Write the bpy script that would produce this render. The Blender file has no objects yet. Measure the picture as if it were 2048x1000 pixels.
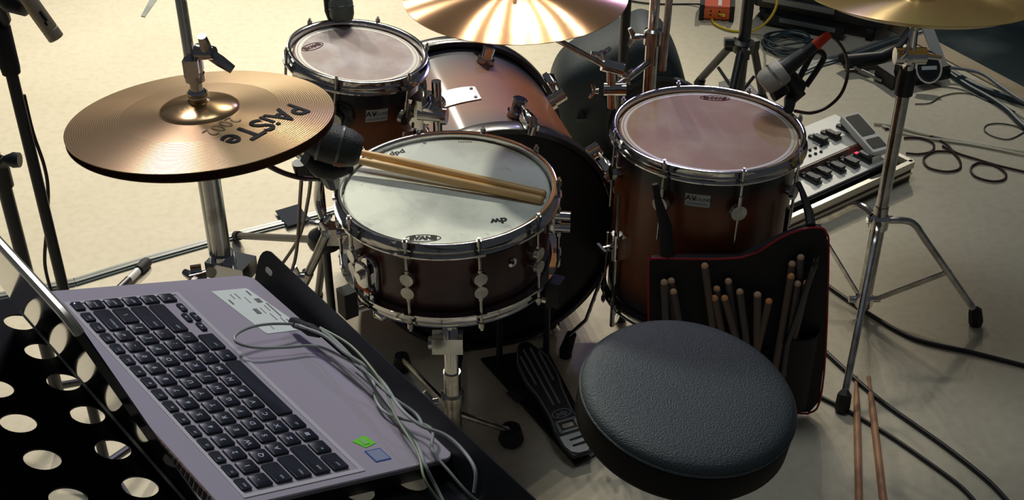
import bpy, math, random
from mathutils import Vector, Matrix
random.seed(7)
C = bpy.context.scene.collection
PI = math.pi
R = math.radians

# ------------------------------------------------------------------ camera
CH, TH, FPX = 1.76, R(34), 2563.13
EYE = Vector((0, 0, CH))
FW = Vector((0, math.cos(TH), -math.sin(TH))); UP = Vector((0, math.sin(TH), math.cos(TH))); RT = Vector((1, 0, 0))
cd = bpy.data.cameras.new('camera'); cam = bpy.data.objects.new('camera', cd); C.objects.link(cam)
cam.location = EYE; cam.rotation_euler = (PI / 2 - TH, 0, 0)
cd.sensor_width = 36; cd.lens = 36 * FPX / 2048; cd.clip_start = .02
bpy.context.scene.camera = cam

def ray(x, y): return FW + RT * ((x - 1024) / FPX) - UP * ((y - 500) / FPX)
def P(x, y, z=0.):            # the point at height z seen at pixel x, y
    d = ray(x, y); return EYE + d * ((z - CH) / d.z)
def PY(x, y, Y):              # the point at depth Y
    d = ray(x, y); return EYE + d * (Y / d.y)
def V(*a): return Vector(a)

# ------------------------------------------------------------------ materials
def mat(name, col, rough=.5, metal=0., spec=.5, bump=0., bscale=200., var=None, vscale=6., vmin=.4, vmax=.65, coat=0., aniso=0., emit=None, sheen=0.):
    m = bpy.data.materials.new(name); m.use_nodes = True
    nt = m.node_tree; b = nt.nodes['Principled BSDF']
    b.inputs['Base Color'].default_value = (*col, 1); b.inputs['Roughness'].default_value = rough
    b.inputs['Metallic'].default_value = metal; b.inputs['Specular IOR Level'].default_value = spec
    b.inputs['Coat Weight'].default_value = coat; b.inputs['Coat Roughness'].default_value = .12
    if sheen: b.inputs['Sheen Weight'].default_value = sheen
    if emit: b.inputs['Emission Color'].default_value = (*emit[0], 1); b.inputs['Emission Strength'].default_value = emit[1]
    tc = nt.nodes.new('ShaderNodeTexCoord')
    if var:
        n = nt.nodes.new('ShaderNodeTexNoise'); n.inputs['Scale'].default_value = vscale; n.inputs['Detail'].default_value = 6
        nt.links.new(tc.outputs['Object'], n.inputs['Vector'])
        r = nt.nodes.new('ShaderNodeValToRGB'); r.color_ramp.elements[0].position = vmin; r.color_ramp.elements[1].position = vmax
        r.color_ramp.elements[0].color = (*col, 1); r.color_ramp.elements[1].color = (*var, 1)
        nt.links.new(n.outputs['Fac'], r.inputs['Fac']); nt.links.new(r.outputs['Color'], b.inputs['Base Color'])
    if bump:
        n = nt.nodes.new('ShaderNodeTexNoise'); n.inputs['Scale'].default_value = bscale; n.inputs['Detail'].default_value = 3
        nt.links.new(tc.outputs['Object'], n.inputs['Vector'])
        bp = nt.nodes.new('ShaderNodeBump'); bp.inputs['Strength'].default_value = bump; bp.inputs['Distance'].default_value = .002
        nt.links.new(n.outputs['Fac'], bp.inputs['Height']); nt.links.new(bp.outputs['Normal'], b.inputs['Normal'])
    return m

chrome = mat('chrome', (.72, .71, .70), .09, 1, bump=.05, bscale=30)
worn_chrome = mat('worn_chrome', (.55, .54, .52), .2, 1, var=(.36, .35, .33), vscale=40)
black_metal = mat('black_metal', (.012, .013, .016), .38)
black_plastic = mat('black_plastic', (.016, .017, .019), .45, bump=.1, bscale=300)
rubber = mat('black_rubber', (.01, .01, .011), .7)
black_gloss = mat('black_gloss', (.012, .013, .015), .16, spec=.6)
wood = mat('hickory_wood', (.66, .38, .14), .45, var=(.74, .47, .2), vscale=12, vmin=.3, vmax=.7)
old_wood = mat('worn_wood', (.34, .2, .12), .6, var=(.24, .13, .08), vscale=20)
old_tip = mat('stick_butt_wood', (.62, .34, .17), .6, var=(.5, .24, .12), vscale=50)
cream_cable = mat('cream_cable', (.82, .77, .6), .5)
grey_cable = mat('grey_cable', (.42, .45, .38), .42, var=(.3, .33, .28), vscale=30)
black_cable = mat('black_cable', (.012, .011, .012), .42)
maroon_cable = mat('dark_red_cable', (.045, .014, .014), .4)
yellow_cable = mat('yellow_cable', (.75, .58, .04), .4)
bluegrey_cable = mat('blue_grey_cable', (.05, .08, .09), .4)
red_plastic = mat('red_paint', (.75, .1, .03), .35)
orange_plastic = mat('orange_paint', (.85, .15, .03), .35)
red_tape = mat('red_tape', (.7, .05, .015), .5)
white_paint = mat('white_paint', (.8, .79, .73), .4)
ink = mat('black_ink', (.01, .01, .012), .6, spec=.15)
faint_ink = mat('faint_ink', (.28, .2, .1), .4)
red_ink = mat('maroon_ink', (.06, .008, .012), .7, spec=.15)
tape = mat('black_gaffer_tape', (.022, .026, .036), .85, spec=.15)
silver_tape = mat('grey_tape', (.3, .31, .29), .38, var=(.22, .24, .22), vscale=9)

# floor covering: speckled cream vinyl with worn, dirtier patches
floor_m = mat('floor_covering', (.56, .50, .375), .6, bump=.04, bscale=200, spec=.2)
nt = floor_m.node_tree; bs = nt.nodes['Principled BSDF']; tc = nt.nodes.new('ShaderNodeTexCoord')
n1 = nt.nodes.new('ShaderNodeTexNoise'); n1.inputs['Scale'].default_value = 1.6; n1.inputs['Detail'].default_value = 8
n2 = nt.nodes.new('ShaderNodeTexNoise'); n2.inputs['Scale'].default_value = 45; n2.inputs['Detail'].default_value = 4
r1 = nt.nodes.new('ShaderNodeValToRGB'); r1.color_ramp.elements[0].position = .35; r1.color_ramp.elements[1].position = .7
r1.color_ramp.elements[0].color = (.60, .54, .41, 1); r1.color_ramp.elements[1].color = (.68, .62, .48, 1)
r2 = nt.nodes.new('ShaderNodeValToRGB'); r2.color_ramp.elements[0].position = .32; r2.color_ramp.elements[1].position = .56
r2.color_ramp.elements[0].color = (.9, .89, .87, 1); r2.color_ramp.elements[1].color = (1, 1, 1, 1)
mx = nt.nodes.new('ShaderNodeMixRGB'); mx.blend_type = 'MULTIPLY'; mx.inputs[0].default_value = .8
for n in (n1, n2): nt.links.new(tc.outputs['Object'], n.inputs['Vector'])
nt.links.new(n1.outputs['Fac'], r1.inputs['Fac']); nt.links.new(n2.outputs['Fac'], r2.inputs['Fac'])
nt.links.new(r1.outputs['Color'], mx.inputs[1]); nt.links.new(r2.outputs['Color'], mx.inputs[2]); nt.links.new(mx.outputs[0], bs.inputs['Base Color'])

def cymbal_mat(name, c0, c1, rough, ring_freq=900., ring=.25, aniso=.75, r0=.0, metal=1.):
    m = mat(name, c0, rough, metal, var=c1, vscale=7, vmin=.3, vmax=.7)
    nt = m.node_tree; b = nt.nodes['Principled BSDF']; b.inputs['Anisotropic'].default_value = aniso
    tg = nt.nodes.new('ShaderNodeTangent'); tg.direction_type = 'RADIAL'; tg.axis = 'Z'; b.inputs['Anisotropic Rotation'].default_value = .25; nt.links.new(tg.outputs[0], b.inputs['Tangent'])
    tc = nt.nodes.new('ShaderNodeTexCoord'); sp = nt.nodes.new('ShaderNodeSeparateXYZ'); nt.links.new(tc.outputs['Object'], sp.inputs[0])
    cb = nt.nodes.new('ShaderNodeCombineXYZ'); nt.links.new(sp.outputs[0], cb.inputs[0]); nt.links.new(sp.outputs[1], cb.inputs[1])
    ln = nt.nodes.new('ShaderNodeVectorMath'); ln.operation = 'LENGTH'; nt.links.new(cb.outputs[0], ln.inputs[0])
    mu = nt.nodes.new('ShaderNodeMath'); mu.operation = 'MULTIPLY'; mu.inputs[1].default_value = ring_freq; nt.links.new(ln.outputs['Value'], mu.inputs[0])
    sn = nt.nodes.new('ShaderNodeMath'); sn.operation = 'SINE'; nt.links.new(mu.outputs[0], sn.inputs[0])
    gt = nt.nodes.new('ShaderNodeMath'); gt.operation = 'GREATER_THAN'; gt.inputs[1].default_value = r0; nt.links.new(ln.outputs['Value'], gt.inputs[0])
    mm = nt.nodes.new('ShaderNodeMath'); mm.operation = 'MULTIPLY'; nt.links.new(sn.outputs[0], mm.inputs[0]); nt.links.new(gt.outputs[0], mm.inputs[1])
    bp = nt.nodes.new('ShaderNodeBump'); bp.inputs['Strength'].default_value = ring; bp.inputs['Distance'].default_value = .0012
    nt.links.new(mm.outputs[0], bp.inputs['Height']); nt.links.new(bp.outputs['Normal'], b.inputs['Normal'])
    return m
hat_m = cymbal_mat('hat_bronze', (.68, .48, .27), (.60, .40, .22), .36, 2000, .2, .6, .105, .88)
bell_m = cymbal_mat('polished_bronze', (.74, .50, .24), (.68, .44, .22), .26, 2600, .03, .7, 0., .9)
crash_m = cymbal_mat('crash_bronze', (.56, .30, .15), (.62, .36, .19), .17, 2600, .04, .97, 0., .8)
china_m = cymbal_mat('china_bronze', (.66, .50, .16), (.66, .40, .16), .28, 2300, .06, .85, 0., .4)

def shell_mat(name, mid, edge, z0, z1, dark_top, dark_bot, spec=.4, rough=.35):
    """sunburst lacquer: dark paint towards both edges of the shell, a paint pattern of the drum itself"""
    m = mat(name, mid, rough, spec=spec, coat=.12)
    nt = m.node_tree; b = nt.nodes['Principled BSDF']; tc = nt.nodes.new('ShaderNodeTexCoord')
    sp = nt.nodes.new('ShaderNodeSeparateXYZ'); nt.links.new(tc.outputs['Object'], sp.inputs[0])
    no = nt.nodes.new('ShaderNodeTexNoise'); no.inputs['Scale'].default_value = 5; nt.links.new(tc.outputs['Object'], no.inputs['Vector'])
    mr = nt.nodes.new('ShaderNodeMapRange'); mr.inputs['From Min'].default_value = z0; mr.inputs['From Max'].default_value = z1
    nt.links.new(sp.outputs[2], mr.inputs['Value'])
    ad = nt.nodes.new('ShaderNodeMath'); ad.operation = 'MULTIPLY_ADD'; ad.inputs[1].default_value = .12; nt.links.new(no.outputs['Fac'], ad.inputs[0]); nt.links.new(mr.outputs[0], ad.inputs[2])
    sb = nt.nodes.new('ShaderNodeMath'); sb.operation = 'SUBTRACT'; sb.inputs[1].default_value = .06; nt.links.new(ad.outputs[0], sb.inputs[0])
    r = nt.nodes.new('ShaderNodeValToRGB'); cr = r.color_ramp
    cr.elements[0].position = 0; cr.elements[0].color = (*edge, 1); cr.elements[1].position = 1; cr.elements[1].color = (*edge, 1)
    for p_, c_ in ((dark_bot * .5, edge), (dark_bot * 1.3, mid), (1 - dark_top * 1.3, mid), (1 - dark_top * .5, edge)):
        e = cr.elements.new(min(max(p_, .001), .999)); e.color = (*c_, 1)
    nt.links.new(sb.outputs[0], r.inputs['Fac']); nt.links.new(r.outputs['Color'], b.inputs['Base Color'])
    return m
BURST, EDGE = (.26, .075, .02), (.012, .012, .018)

def head_mat(name, base, dirt, scale=9, rough=.4, lo=.45, hi=.72, spec=.4):
    m = mat(name, base, rough, var=dirt, vscale=scale, vmin=lo, vmax=hi, spec=spec)
    return m
coated = mat('coated_head', (.66, .67, .60), .6, spec=.2)
nt = coated.node_tree; bs = nt.nodes['Principled BSDF']; tc = nt.nodes.new('ShaderNodeTexCoord')
cur = None
for sc_, lo, hi, c0, st in ((6, .47, .74, (.36, .37, .34), .85), (22, .6, .75, (.3, .31, .30), .55), (60, .66, .72, (.4, .4, .36), .6)):
    n = nt.nodes.new('ShaderNodeTexNoise'); n.inputs['Scale'].default_value = sc_; n.inputs['Detail'].default_value = 7; n.inputs['Roughness'].default_value = .6
    nt.links.new(tc.outputs['Object'], n.inputs['Vector'])
    mr = nt.nodes.new('ShaderNodeMapRange'); mr.inputs['From Min'].default_value = lo; mr.inputs['From Max'].default_value = hi; mr.inputs['To Max'].default_value = st
    nt.links.new(n.outputs['Fac'], mr.inputs['Value'])
    mx = nt.nodes.new('ShaderNodeMixRGB'); nt.links.new(mr.outputs[0], mx.inputs[0])
    if cur: nt.links.new(cur, mx.inputs[1])
    else: mx.inputs[1].default_value = (.74, .76, .66, 1)
    mx.inputs[2].default_value = (*c0, 1); cur = mx.outputs[0]
nt.links.new(cur, bs.inputs['Base Color'])
clear_rack = head_mat('hazy_rack_head', (.24, .17, .15), (.40, .36, .37), 13, .42, spec=.25)
clear_floor = head_mat('hazy_floor_head', (.30, .165, .105), (.38, .27, .2), 9, .5, spec=.2)
head_ring = mat('head_collar_film', (.50, .47, .41), .4)

# ------------------------------------------------------------------ mesh building
class MB:
    def __init__(s): s.v = []; s.f = []; s.m = []; s.cur = 0
    def mat(s, i): s.cur = i; return s
    def add(s, vs, fs, M=None):
        o = len(s.v); s.v += [(M @ Vector(v)) if M else Vector(v) for v in vs]
        for f in fs: s.f.append([i + o for i in f]); s.m.append(s.cur)
        return s
    def box(s, c, d, M=None, rot=None):
        x, y, z = (q / 2 for q in d); c = Vector(c)
        vs = [Vector((a, b, e)) for a in (-x, x) for b in (-y, y) for e in (-z, z)]
        if rot: vs = [rot @ v for v in vs]
        return s.add([c + v for v in vs], [(0, 1, 3, 2), (4, 6, 7, 5), (0, 4, 5, 1), (2, 3, 7, 6), (0, 2, 6, 4), (1, 5, 7, 3)], M)
    def tube(s, pts, r, n=10, closed=False, M=None, caps=True):
        pts = [Vector(p) for p in pts]; k = len(pts)
        rs = r if isinstance(r, (list, tuple)) else [r] * k
        t0 = (pts[1] - pts[0]).normalized(); a = t0.orthogonal().normalized(); vs = []; fs = []
        for i in range(k):
            if closed: t = (pts[(i + 1) % k] - pts[i - 1])
            else: t = pts[min(i + 1, k - 1)] - pts[max(i - 1, 0)]
            t.normalize(); a = (a - t * a.dot(t)).normalized(); b = t.cross(a)
            for j in range(n):
                g = 2 * PI * j / n; vs.append(pts[i] + (a * math.cos(g) + b * math.sin(g)) * rs[i])
        for i in range(k if closed else k - 1):
            for j in range(n):
                i2 = (i + 1) % k; fs.append((i * n + j, i * n + (j + 1) % n, i2 * n + (j + 1) % n, i2 * n + j))
        if not closed and caps: fs += [tuple(range(n - 1, -1, -1)), tuple((k - 1) * n + j for j in range(n))]
        return s.add(vs, fs, M)
    def cyl(s, p0, p1, r, n=16, M=None): return s.tube([p0, p1], r if isinstance(r, (list, tuple)) else [r, r], n, M=M)
    def lathe(s, prof, n=48, M=None, closed=False, a0=0, a1=2 * PI):
        full = abs(a1 - a0) > 2 * PI - 1e-6; vs = []; fs = []; m = len(prof); cnt = n if full else n + 1
        for i in range(cnt):
            g = a0 + (a1 - a0) * i / n
            for (r, z) in prof: vs.append((max(r, 1e-5) * math.cos(g), max(r, 1e-5) * math.sin(g), z))
        for i in range(n):
            i2 = (i + 1) % cnt
            for j in range(m if closed else m - 1):
                j2 = (j + 1) % m; fs.append((i * m + j, i2 * m + j, i2 * m + j2, i * m + j2))
        return s.add(vs, fs, M)
    def prism(s, poly, z0, z1, M=None, bev=0.):
        n = len(poly); vs = [(x, y, z0) for x, y in poly]; fs = [tuple(range(n - 1, -1, -1))]
        layers = [poly]
        if bev:
            cx = sum(p[0] for p in poly) / n; cy = sum(p[1] for p in poly) / n
            vs += [(x, y, z1 - bev) for x, y in poly]
            ins = []
            for x, y in poly:
                d = math.hypot(x - cx, y - cy) or 1; ins.append((x - (x - cx) / d * bev, y - (y - cy) / d * bev))
            vs += [(x, y, z1) for x, y in ins]; L = 3
        else: vs += [(x, y, z1) for x, y in poly]; L = 2
        for l in range(L - 1):
            for j in range(n): fs.append((l * n + j, l * n + (j + 1) % n, (l + 1) * n + (j + 1) % n, (l + 1) * n + j))
        fs.append(tuple((L - 1) * n + j for j in range(n)))
        return s.add(vs, fs, M)
    def text(s, txt, size, fn, bold=0.):
        """lettering laid on a surface; fn maps the flat text plane to it"""
        cu = bpy.data.curves.new('lettering', 'FONT'); cu.body = txt; cu.size = size; cu.align_x = 'CENTER'; cu.align_y = 'CENTER'; cu.resolution_u = 3; cu.offset = bold
        ob = bpy.data.objects.new('lettering', cu); me = ob.to_mesh()
        vs = [tuple(v.co) for v in me.vertices]; fs = [tuple(p.vertices) for p in me.polygons]
        s.add([fn(v[0], v[1]) for v in vs], fs)
        ob.to_mesh_clear(); bpy.data.objects.remove(ob); bpy.data.curves.remove(cu)
        return s

MATS = {}
def frame(x, y, z, o):
    M = Matrix(((x[0], y[0], z[0], o[0]), (x[1], y[1], z[1], o[1]), (x[2], y[2], z[2], o[2]), (0, 0, 0, 1))); return M
def axis_frame(o, n, xdir=(1, 0, 0)):
    n = Vector(n).normalized(); x = Vector(xdir); x = (x - n * x.dot(n)).normalized(); return frame(x, n.cross(x), n, o)
def along(p0, p1, xdir=(0, 0, 1)):
    d = (Vector(p1) - Vector(p0)).normalized()
    if abs(d.dot(Vector(xdir))) > .95: xdir = (1, 0, 0)
    return axis_frame(p0, d, xdir)
def meta(o, label=None, cat=None, group=None, kind=None):
    if label: o['label'] = label
    if cat: o['category'] = cat
    if group: o['group'] = group
    if kind: o['kind'] = kind
    return o
def obj(name, mb, mats, parent=None, world=False, sharp=35, M=None, flat=False):
    """links mb as one mesh; world=True: mb is in world coordinates and is brought into the parent's frame"""
    me = bpy.data.meshes.new(name)
    vs = mb.v
    if world and parent is not None:
        I = MATS[parent.name].inverted(); vs = [I @ v for v in vs]
    if world and parent is None and M is None and vs:
        lo = min(v.z for v in vs); c = sum((Vector(v) for v in vs), Vector()) / len(vs); M = Matrix.Translation((c.x, c.y, lo))
        I = M.inverted(); vs = [I @ v for v in vs]
    me.from_pydata([tuple(v) for v in vs], [], mb.f)
    if not isinstance(mats, (list, tuple)): mats = [mats]
    for m in mats: me.materials.append(m)
    if len(mats) > 1: me.polygons.foreach_set('material_index', mb.m)
    me.validate(); me.update()
    if not flat:
        me.polygons.foreach_set('use_smooth', [True] * len(me.polygons)); me.set_sharp_from_angle(angle=R(sharp))
    o = bpy.data.objects.new(name, me); C.objects.link(o)
    if parent is not None: o.parent = parent; MATS[o.name] = MATS[parent.name]
    else:
        M = M or Matrix.Identity(4); o.matrix_world = M; MATS[o.name] = M
    return o
def thing(name, label, cat, M=None, group=None):
    o = bpy.data.objects.new(name, None); C.objects.link(o); o.empty_display_size = .05
    M = M if M is not None else Matrix.Identity(4)
    if isinstance(M, Vector): M = Matrix.Translation(M)
    o.matrix_world = M; MATS[o.name] = M; return meta(o, label, cat, group)

def smooth(pts, k=8, closed=False):
    pts = [Vector(p) for p in pts]; n = len(pts); out = []
    for i in range(n if closed else n - 1):
        p0, p1, p2, p3 = (pts[(i + d) % n] if closed else pts[min(max(i + d, 0), n - 1)] for d in (-1, 0, 1, 2))
        for j in range(k):
            t = j / k; out.append(.5 * ((2 * p1) + (p2 - p0) * t + (2 * p0 - 5 * p1 + 4 * p2 - p3) * t * t + (3 * p1 - p0 - 3 * p2 + p3) * t ** 3))
    if not closed: out.append(pts[-1])
    return out
def cable(name, pts, r, m, label, cat='cable', group=None, k=8):
    return meta(obj(name, MB().tube(smooth(pts, k), r, 8), m, world=True), label, cat, group)
def floorc(name, px, r, m, label, group=None, lift=0., cat='cable'):
    return cable(name, [P(x, y, r + lift + .001) for x, y in px], r, m, label, cat, group)
def rrect(w, h, r, n=4, cx=0, cy=0):
    out = []
    for (sx, sy, a) in ((1, 1, 0), (-1, 1, 90), (-1, -1, 180), (1, -1, 270)):
        for i in range(n + 1):
            g = R(a + 90 * i / n); out.append((cx + sx * (w / 2 - r) + r * math.cos(g), cy + sy * (h / 2 - r) + r * math.sin(g)))
    return out

# ------------------------------------------------------------------ setting
e1, e2 = P(1868, 108), P(2048, 205); ed = (e2 - e1).normalized()
A = e1 - ed * 6; B = e1 + ed * ((-2.5 - e1.y) / ed.y)
q = MB().prism([(-6, -2.5), (B.x, B.y), (A.x, A.y), (-6, A.y + .01)], -.3, 0)
meta(obj('floor', q, floor_m), kind='structure')
nrm = Vector((ed.y, -ed.x, 0)); nrm = nrm if nrm.x > 0 else -nrm
trim_m = mat('stage_edge_wood', (.42, .33, .19), .5, var=(.34, .25, .14), vscale=8)
mq = MB(); a_, b_ = A, B
vs = [a_, b_, b_ + nrm * .07, a_ + nrm * .07]
mq.prism([(v.x, v.y) for v in vs], -.3, .004); meta(obj('trim_1', mq, trim_m), kind='structure')
low_m = mat('glossy_dark_floor', (.05, .07, .075), .2, spec=.6, var=(.12, .15, .155), vscale=1.6, vmin=.45, vmax=.55)
mq = MB(); vs = [a_ + nrm * .0, b_, b_ + nrm * 6, a_ + nrm * 6]
mq.prism([(v.x, v.y) for v in vs], -.34, -.3); meta(obj('floor_lower', mq, low_m), kind='structure')
wall_m = mat('dark_drape_wall', (.03, .028, .03), .8)
meta(obj('wall_back', MB().box((0, 9.6, 1.6), (16, .1, 4.2)), wall_m), kind='structure')
# ------------------------------------------------------------------ drums
def hoop(mb, Ro, z, up=1, n=72, w=.011):
    """triple-flanged hoop, z its open rim, up=1 for a top hoop"""
    s = -up
    prof = [(Ro, z), (Ro - .001, z + s * .0016), (Ro - .0045, z + s * .003), (Ro - .006, z + s * .008), (Ro - .006, z + s * .018), (Ro - .001, z + s * .021), (Ro + .006, z + s * .022), (Ro + .006, z + s * .0245), (Ro - .008, z + s * .0245),
            (Ro - .009, z + s * .018), (Ro - .009, z + s * .004), (Ro - .007, z + s * .0005), (Ro - .003, z - s * .0008)]
    mb.lathe(prof, n, closed=True)
def rodxy(a, r): return (math.cos(a) * r, math.sin(a) * r)
def drum(name, label, cat, M, Ro, depth, shell_m, head_m, lugs, lug_a0, ring=True, coin=True, hoopm=chrome, group=None, skip=()):
    """drum whose open top rim lies in its local z=0 plane"""
    t = thing(name, label, cat, M, group); Rs = Ro - .0125
    mb = MB().lathe([(Rs, -.02), (Rs, -depth + .02), (Rs - .007, -depth + .018), (Rs - .007, -.02), (Rs, -.02)], 80); obj('shell', mb, shell_m, t)
    mb = MB(); hoop(mb, Ro, 0, 1); obj('top_hoop', mb, hoopm, t)
    mb = MB(); hoop(mb, Ro, -depth, -1); obj('bottom_hoop', mb, hoopm, t)
    mb = MB().lathe([(0, -.0095), (Ro * .5, -.0095), (Ro - .016, -.0095), (Ro - .0125, -.012), (Ro - .0102, -.02), (Ro - .0115, -.022), (0, -.022)], 72)
    hd = obj('drumhead', mb, head_m, t)
    if ring:
        mb = MB()
        for ra, rb in ((Ro - .0165, Ro - .0195), (Ro - .0215, Ro - .0275)): mb.lathe([(ra, -.0092), (rb, -.0092)], 72)
        obj('collar_ring', mb, head_ring, hd)
    mb = MB().lathe([(0, -depth + .012), (Ro - .012, -depth + .012), (Ro - .012, -depth + .018), (0, -depth + .018)], 48); obj('resonant_head', mb, mat(name + '_resonant_film', (.2, .19, .18), .3), t)
    for i in range(lugs):
        if i in skip: continue
        a = lug_a0 + 2 * PI * i / lugs; d = Vector((math.cos(a), math.sin(a), 0)); p = d * (Ro + .003)
        rod = MB()
        for (za, zb) in ((.001, -depth * .42), (-depth - .001, -depth * .58)):
            rod.cyl(p + V(0, 0, za), p + V(0, 0, zb), .0028, 8)
            sg = 1 if za > -.01 else -1
            rod.cyl(p + V(0, 0, za + sg * .004), p + V(0, 0, za - sg * .006), .0048, 8); rod.cyl(p + V(0, 0, za + sg * .009), p + V(0, 0, za + sg * .004), .0032, 4)
        rod.box(p - d * .002 + V(0, 0, -.022), (.014, .018, .005), rot=Matrix.Rotation(a, 3, 'Z')); rod.box(p - d * .002 + V(0, 0, -depth + .022), (.014, .018, .005), rot=Matrix.Rotation(a, 3, 'Z'))
        tr = obj('tension_rod', rod, worn_chrome, t)
        lg = MB(); p0 = d * Rs
        if coin:
            for zz in (-depth * .5 + .013, -depth * .5 - .013):
                lg.cyl(p0 + V(0, 0, zz), p0 + d * .014 + V(0, 0, zz), .007, 12); lg.cyl(p0 + d * .013 + V(0, 0, zz), p0 + d * .0195 + V(0, 0, zz), [.0125, .0115], 20)
            lg.cyl(p0 + d * .0155 + V(0, 0, -depth * .5 + .03), p0 + d * .0155 + V(0, 0, -depth * .5 - .03), .0042, 8)
        else:
            zz = -min(.085, depth * .5)
            lg.cyl(p0 + V(0, 0, zz), p0 + d * .012 + V(0, 0, zz), .01, 12); lg.cyl(p0 + d * .011 + V(0, 0, zz), p0 + d * .019 + V(0, 0, zz), [.0175, .0155], 24)
            lg.cyl(p0 + d * .0155 + V(0, 0, zz + .035), p0 + d * .0155 + V(0, 0, zz), .0042, 8)
        obj('lug', lg, worn_chrome, t)
    return t, hd, Rs

# --- snare
SN = V(-.110, 1.852, .645); SM = axis_frame(SN, (-.012, -.004, 1))
snare_shell = mat('snare_lacquer', (.085, .02, .016), .32, var=(.04, .01, .012), vscale=14, coat=.15)
sn, snh, Rs = drum('snare_drum', 'dark red snare drum with a smudged white head and a pair of sticks across it', 'snare drum', SM, .186, .162, snare_shell, coated, 10, R(-90 + 18), ring=False)
def logo(parent, txt, cx, cy, z, size, rot, oval=None, m=ink, bold=.0):
    mb = MB(); c, s_ = math.cos(rot), math.sin(rot)
    fn = lambda x, y: (cx + x * c - y * s_, cy + x * s_ + y * c, z)
    mb.text(txt, size, fn, bold)
    if oval:
        for (a, b, w) in (oval,):
            n = 40; vs = []; fs = []
            for i in range(n):
                g = 2 * PI * i / n
                vs.append(fn(a * math.cos(g), b * math.sin(g))); vs.append(fn((a - w) * math.cos(g), (b - w) * math.sin(g)))
            for i in range(n): j = (i + 1) % n; fs.append((2 * i, 2 * j, 2 * j + 1, 2 * i + 1))
            mb.add(vs, fs)
    return obj('printed_logo', mb, m, parent, flat=True)
def onplane(M, x, y, z=0):      # pixel to the local x, y of a plane z of frame M
    I = M.inverted(); o = I @ EYE; d = (I.to_3x3() @ ray(x, y)); t = (z - o.z) / d.z; return (o.x + d.x * t, o.y + d.y * t)
lx, ly = onplane(SM, 846, 476, -.009); logo(snh, 'EVANS', lx, ly, -.0091, .0145, 0, (.029, .0105, .0018), bold=.0012)
lx, ly = onplane(SM, 998, 441, -.009); logo(snh, 'dw', lx, ly, -.0091, .022, R(190), bold=.001)
lx, ly = onplane(SM, 795, 306, -.009); logo(snh, 'pdp', lx, ly, -.0091, .019, R(205), bold=.0006)
lx, ly = onplane(SM, 930, 283, -.009); mb = MB()
for k_ in range(6): mb.box((lx - .011 + k_ * .0044, ly, -.0092), (.003, .005, .0003))
obj('faint_print', mb, mat('faint_grey_print', (.3, .31, .27), .6), snh)
# throw-off on the left front of the shell
a = R(-90 - 44); d = V(math.cos(a), math.sin(a), 0); tn = V(-d.y, d.x, 0); Ms = frame(tn, V(0, 0, 1), d, d * (Rs + .001) + V(0, 0, -.095))
st_ = MB().prism(rrect(.034, .07, .014), 0, .008, Ms, .002); st_.box((0, -.01, .014), (.022, .04, .012), Ms); st_.cyl(Ms @ V(-.018, -.022, .014), Ms @ V(.018, -.022, .014), .006, 12)
st_.prism(rrect(.03, .05, .013, cy=.008), .018, .024, Ms, .002); st_.cyl(Ms @ V(0, .01, .024), Ms @ V(0, .01, .031), .008, 16); st_.cyl(Ms @ V(-.008, -.045, .01), Ms @ V(-.008, -.03, .01), .005, 10); st_.cyl(Ms @ V(.008, -.045, .01), Ms @ V(.008, -.03, .01), .005, 10)
so = obj('snare_strainer', st_, chrome, sn)
obj('snare_cord', MB().box((0, -.018, .0215), (.03, .006, .004), Ms), mat('orange_cord', (.6, .12, .04), .6), so)
a = R(-90 + 39); d = V(math.cos(a), math.sin(a), 0)
obj('vent_grommet', MB().lathe([(.003, 0), (.003, .003), (.0085, .002), (.0085, 0)], 20, axis_frame(d * Rs + V(0, 0, -.068), d, (0, 0, 1))), chrome, sn)
a = R(-8); d = V(math.cos(a), math.sin(a), 0); tn = V(-d.y, d.x, 0); Ms = frame(tn, V(0, 0, 1), d, d * (Rs + .001) + V(0, 0, -.06))
bt = MB().prism(rrect(.03, .045, .008), 0, .01, Ms, .002); bt.cyl(Ms @ V(0, .012, .008), Ms @ V(0, .012, .036), .0085, 16); bt.cyl(Ms @ V(0, -.012, .008), Ms @ V(0, -.012, .036), .0085, 16)
obj('butt_plate', bt, chrome, sn)

# --- rack tom
RM = axis_frame(V(-.297, 2.264, .699), (.129, -.012, .992))
rack_shell = shell_mat('rack_sunburst', BURST, EDGE, -.2, -.02, .38, .2)
rt, rth, Rr = drum('rack_tom', 'small sunburst tom drum mounted above the bass drum, hazy grey head', 'tom drum', RM, .1355, .2, rack_shell, clear_rack, 6, R(-90 - 11), coin=False)
lx, ly = onplane(RM, 625, 93, -.009); logo(rth, 'EVANS', lx, ly, -.0089, .014, R(52), (.027, .012, .0018), red_ink, .0009)
# --- floor tom
FM = axis_frame(V(.386, 2.217, .557), (.021, .028, .999))
floor_shell = shell_mat('floor_tom_sunburst', (.2, .055, .016), EDGE, -.385, -.02, .17, .2)
ft, fth, Rf = drum('floor_tom', 'large sunburst floor tom with brownish head beside the stick bag', 'tom drum', FM, .188, .385, floor_shell, clear_floor, 8, R(-90 + 12), coin=False)
lx, ly = onplane(FM, 1430, 196, -.009); logo(fth, 'EVANS', lx, ly, -.0089, .016, R(177), (.031, .0125, .002), red_ink, .0009)

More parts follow.
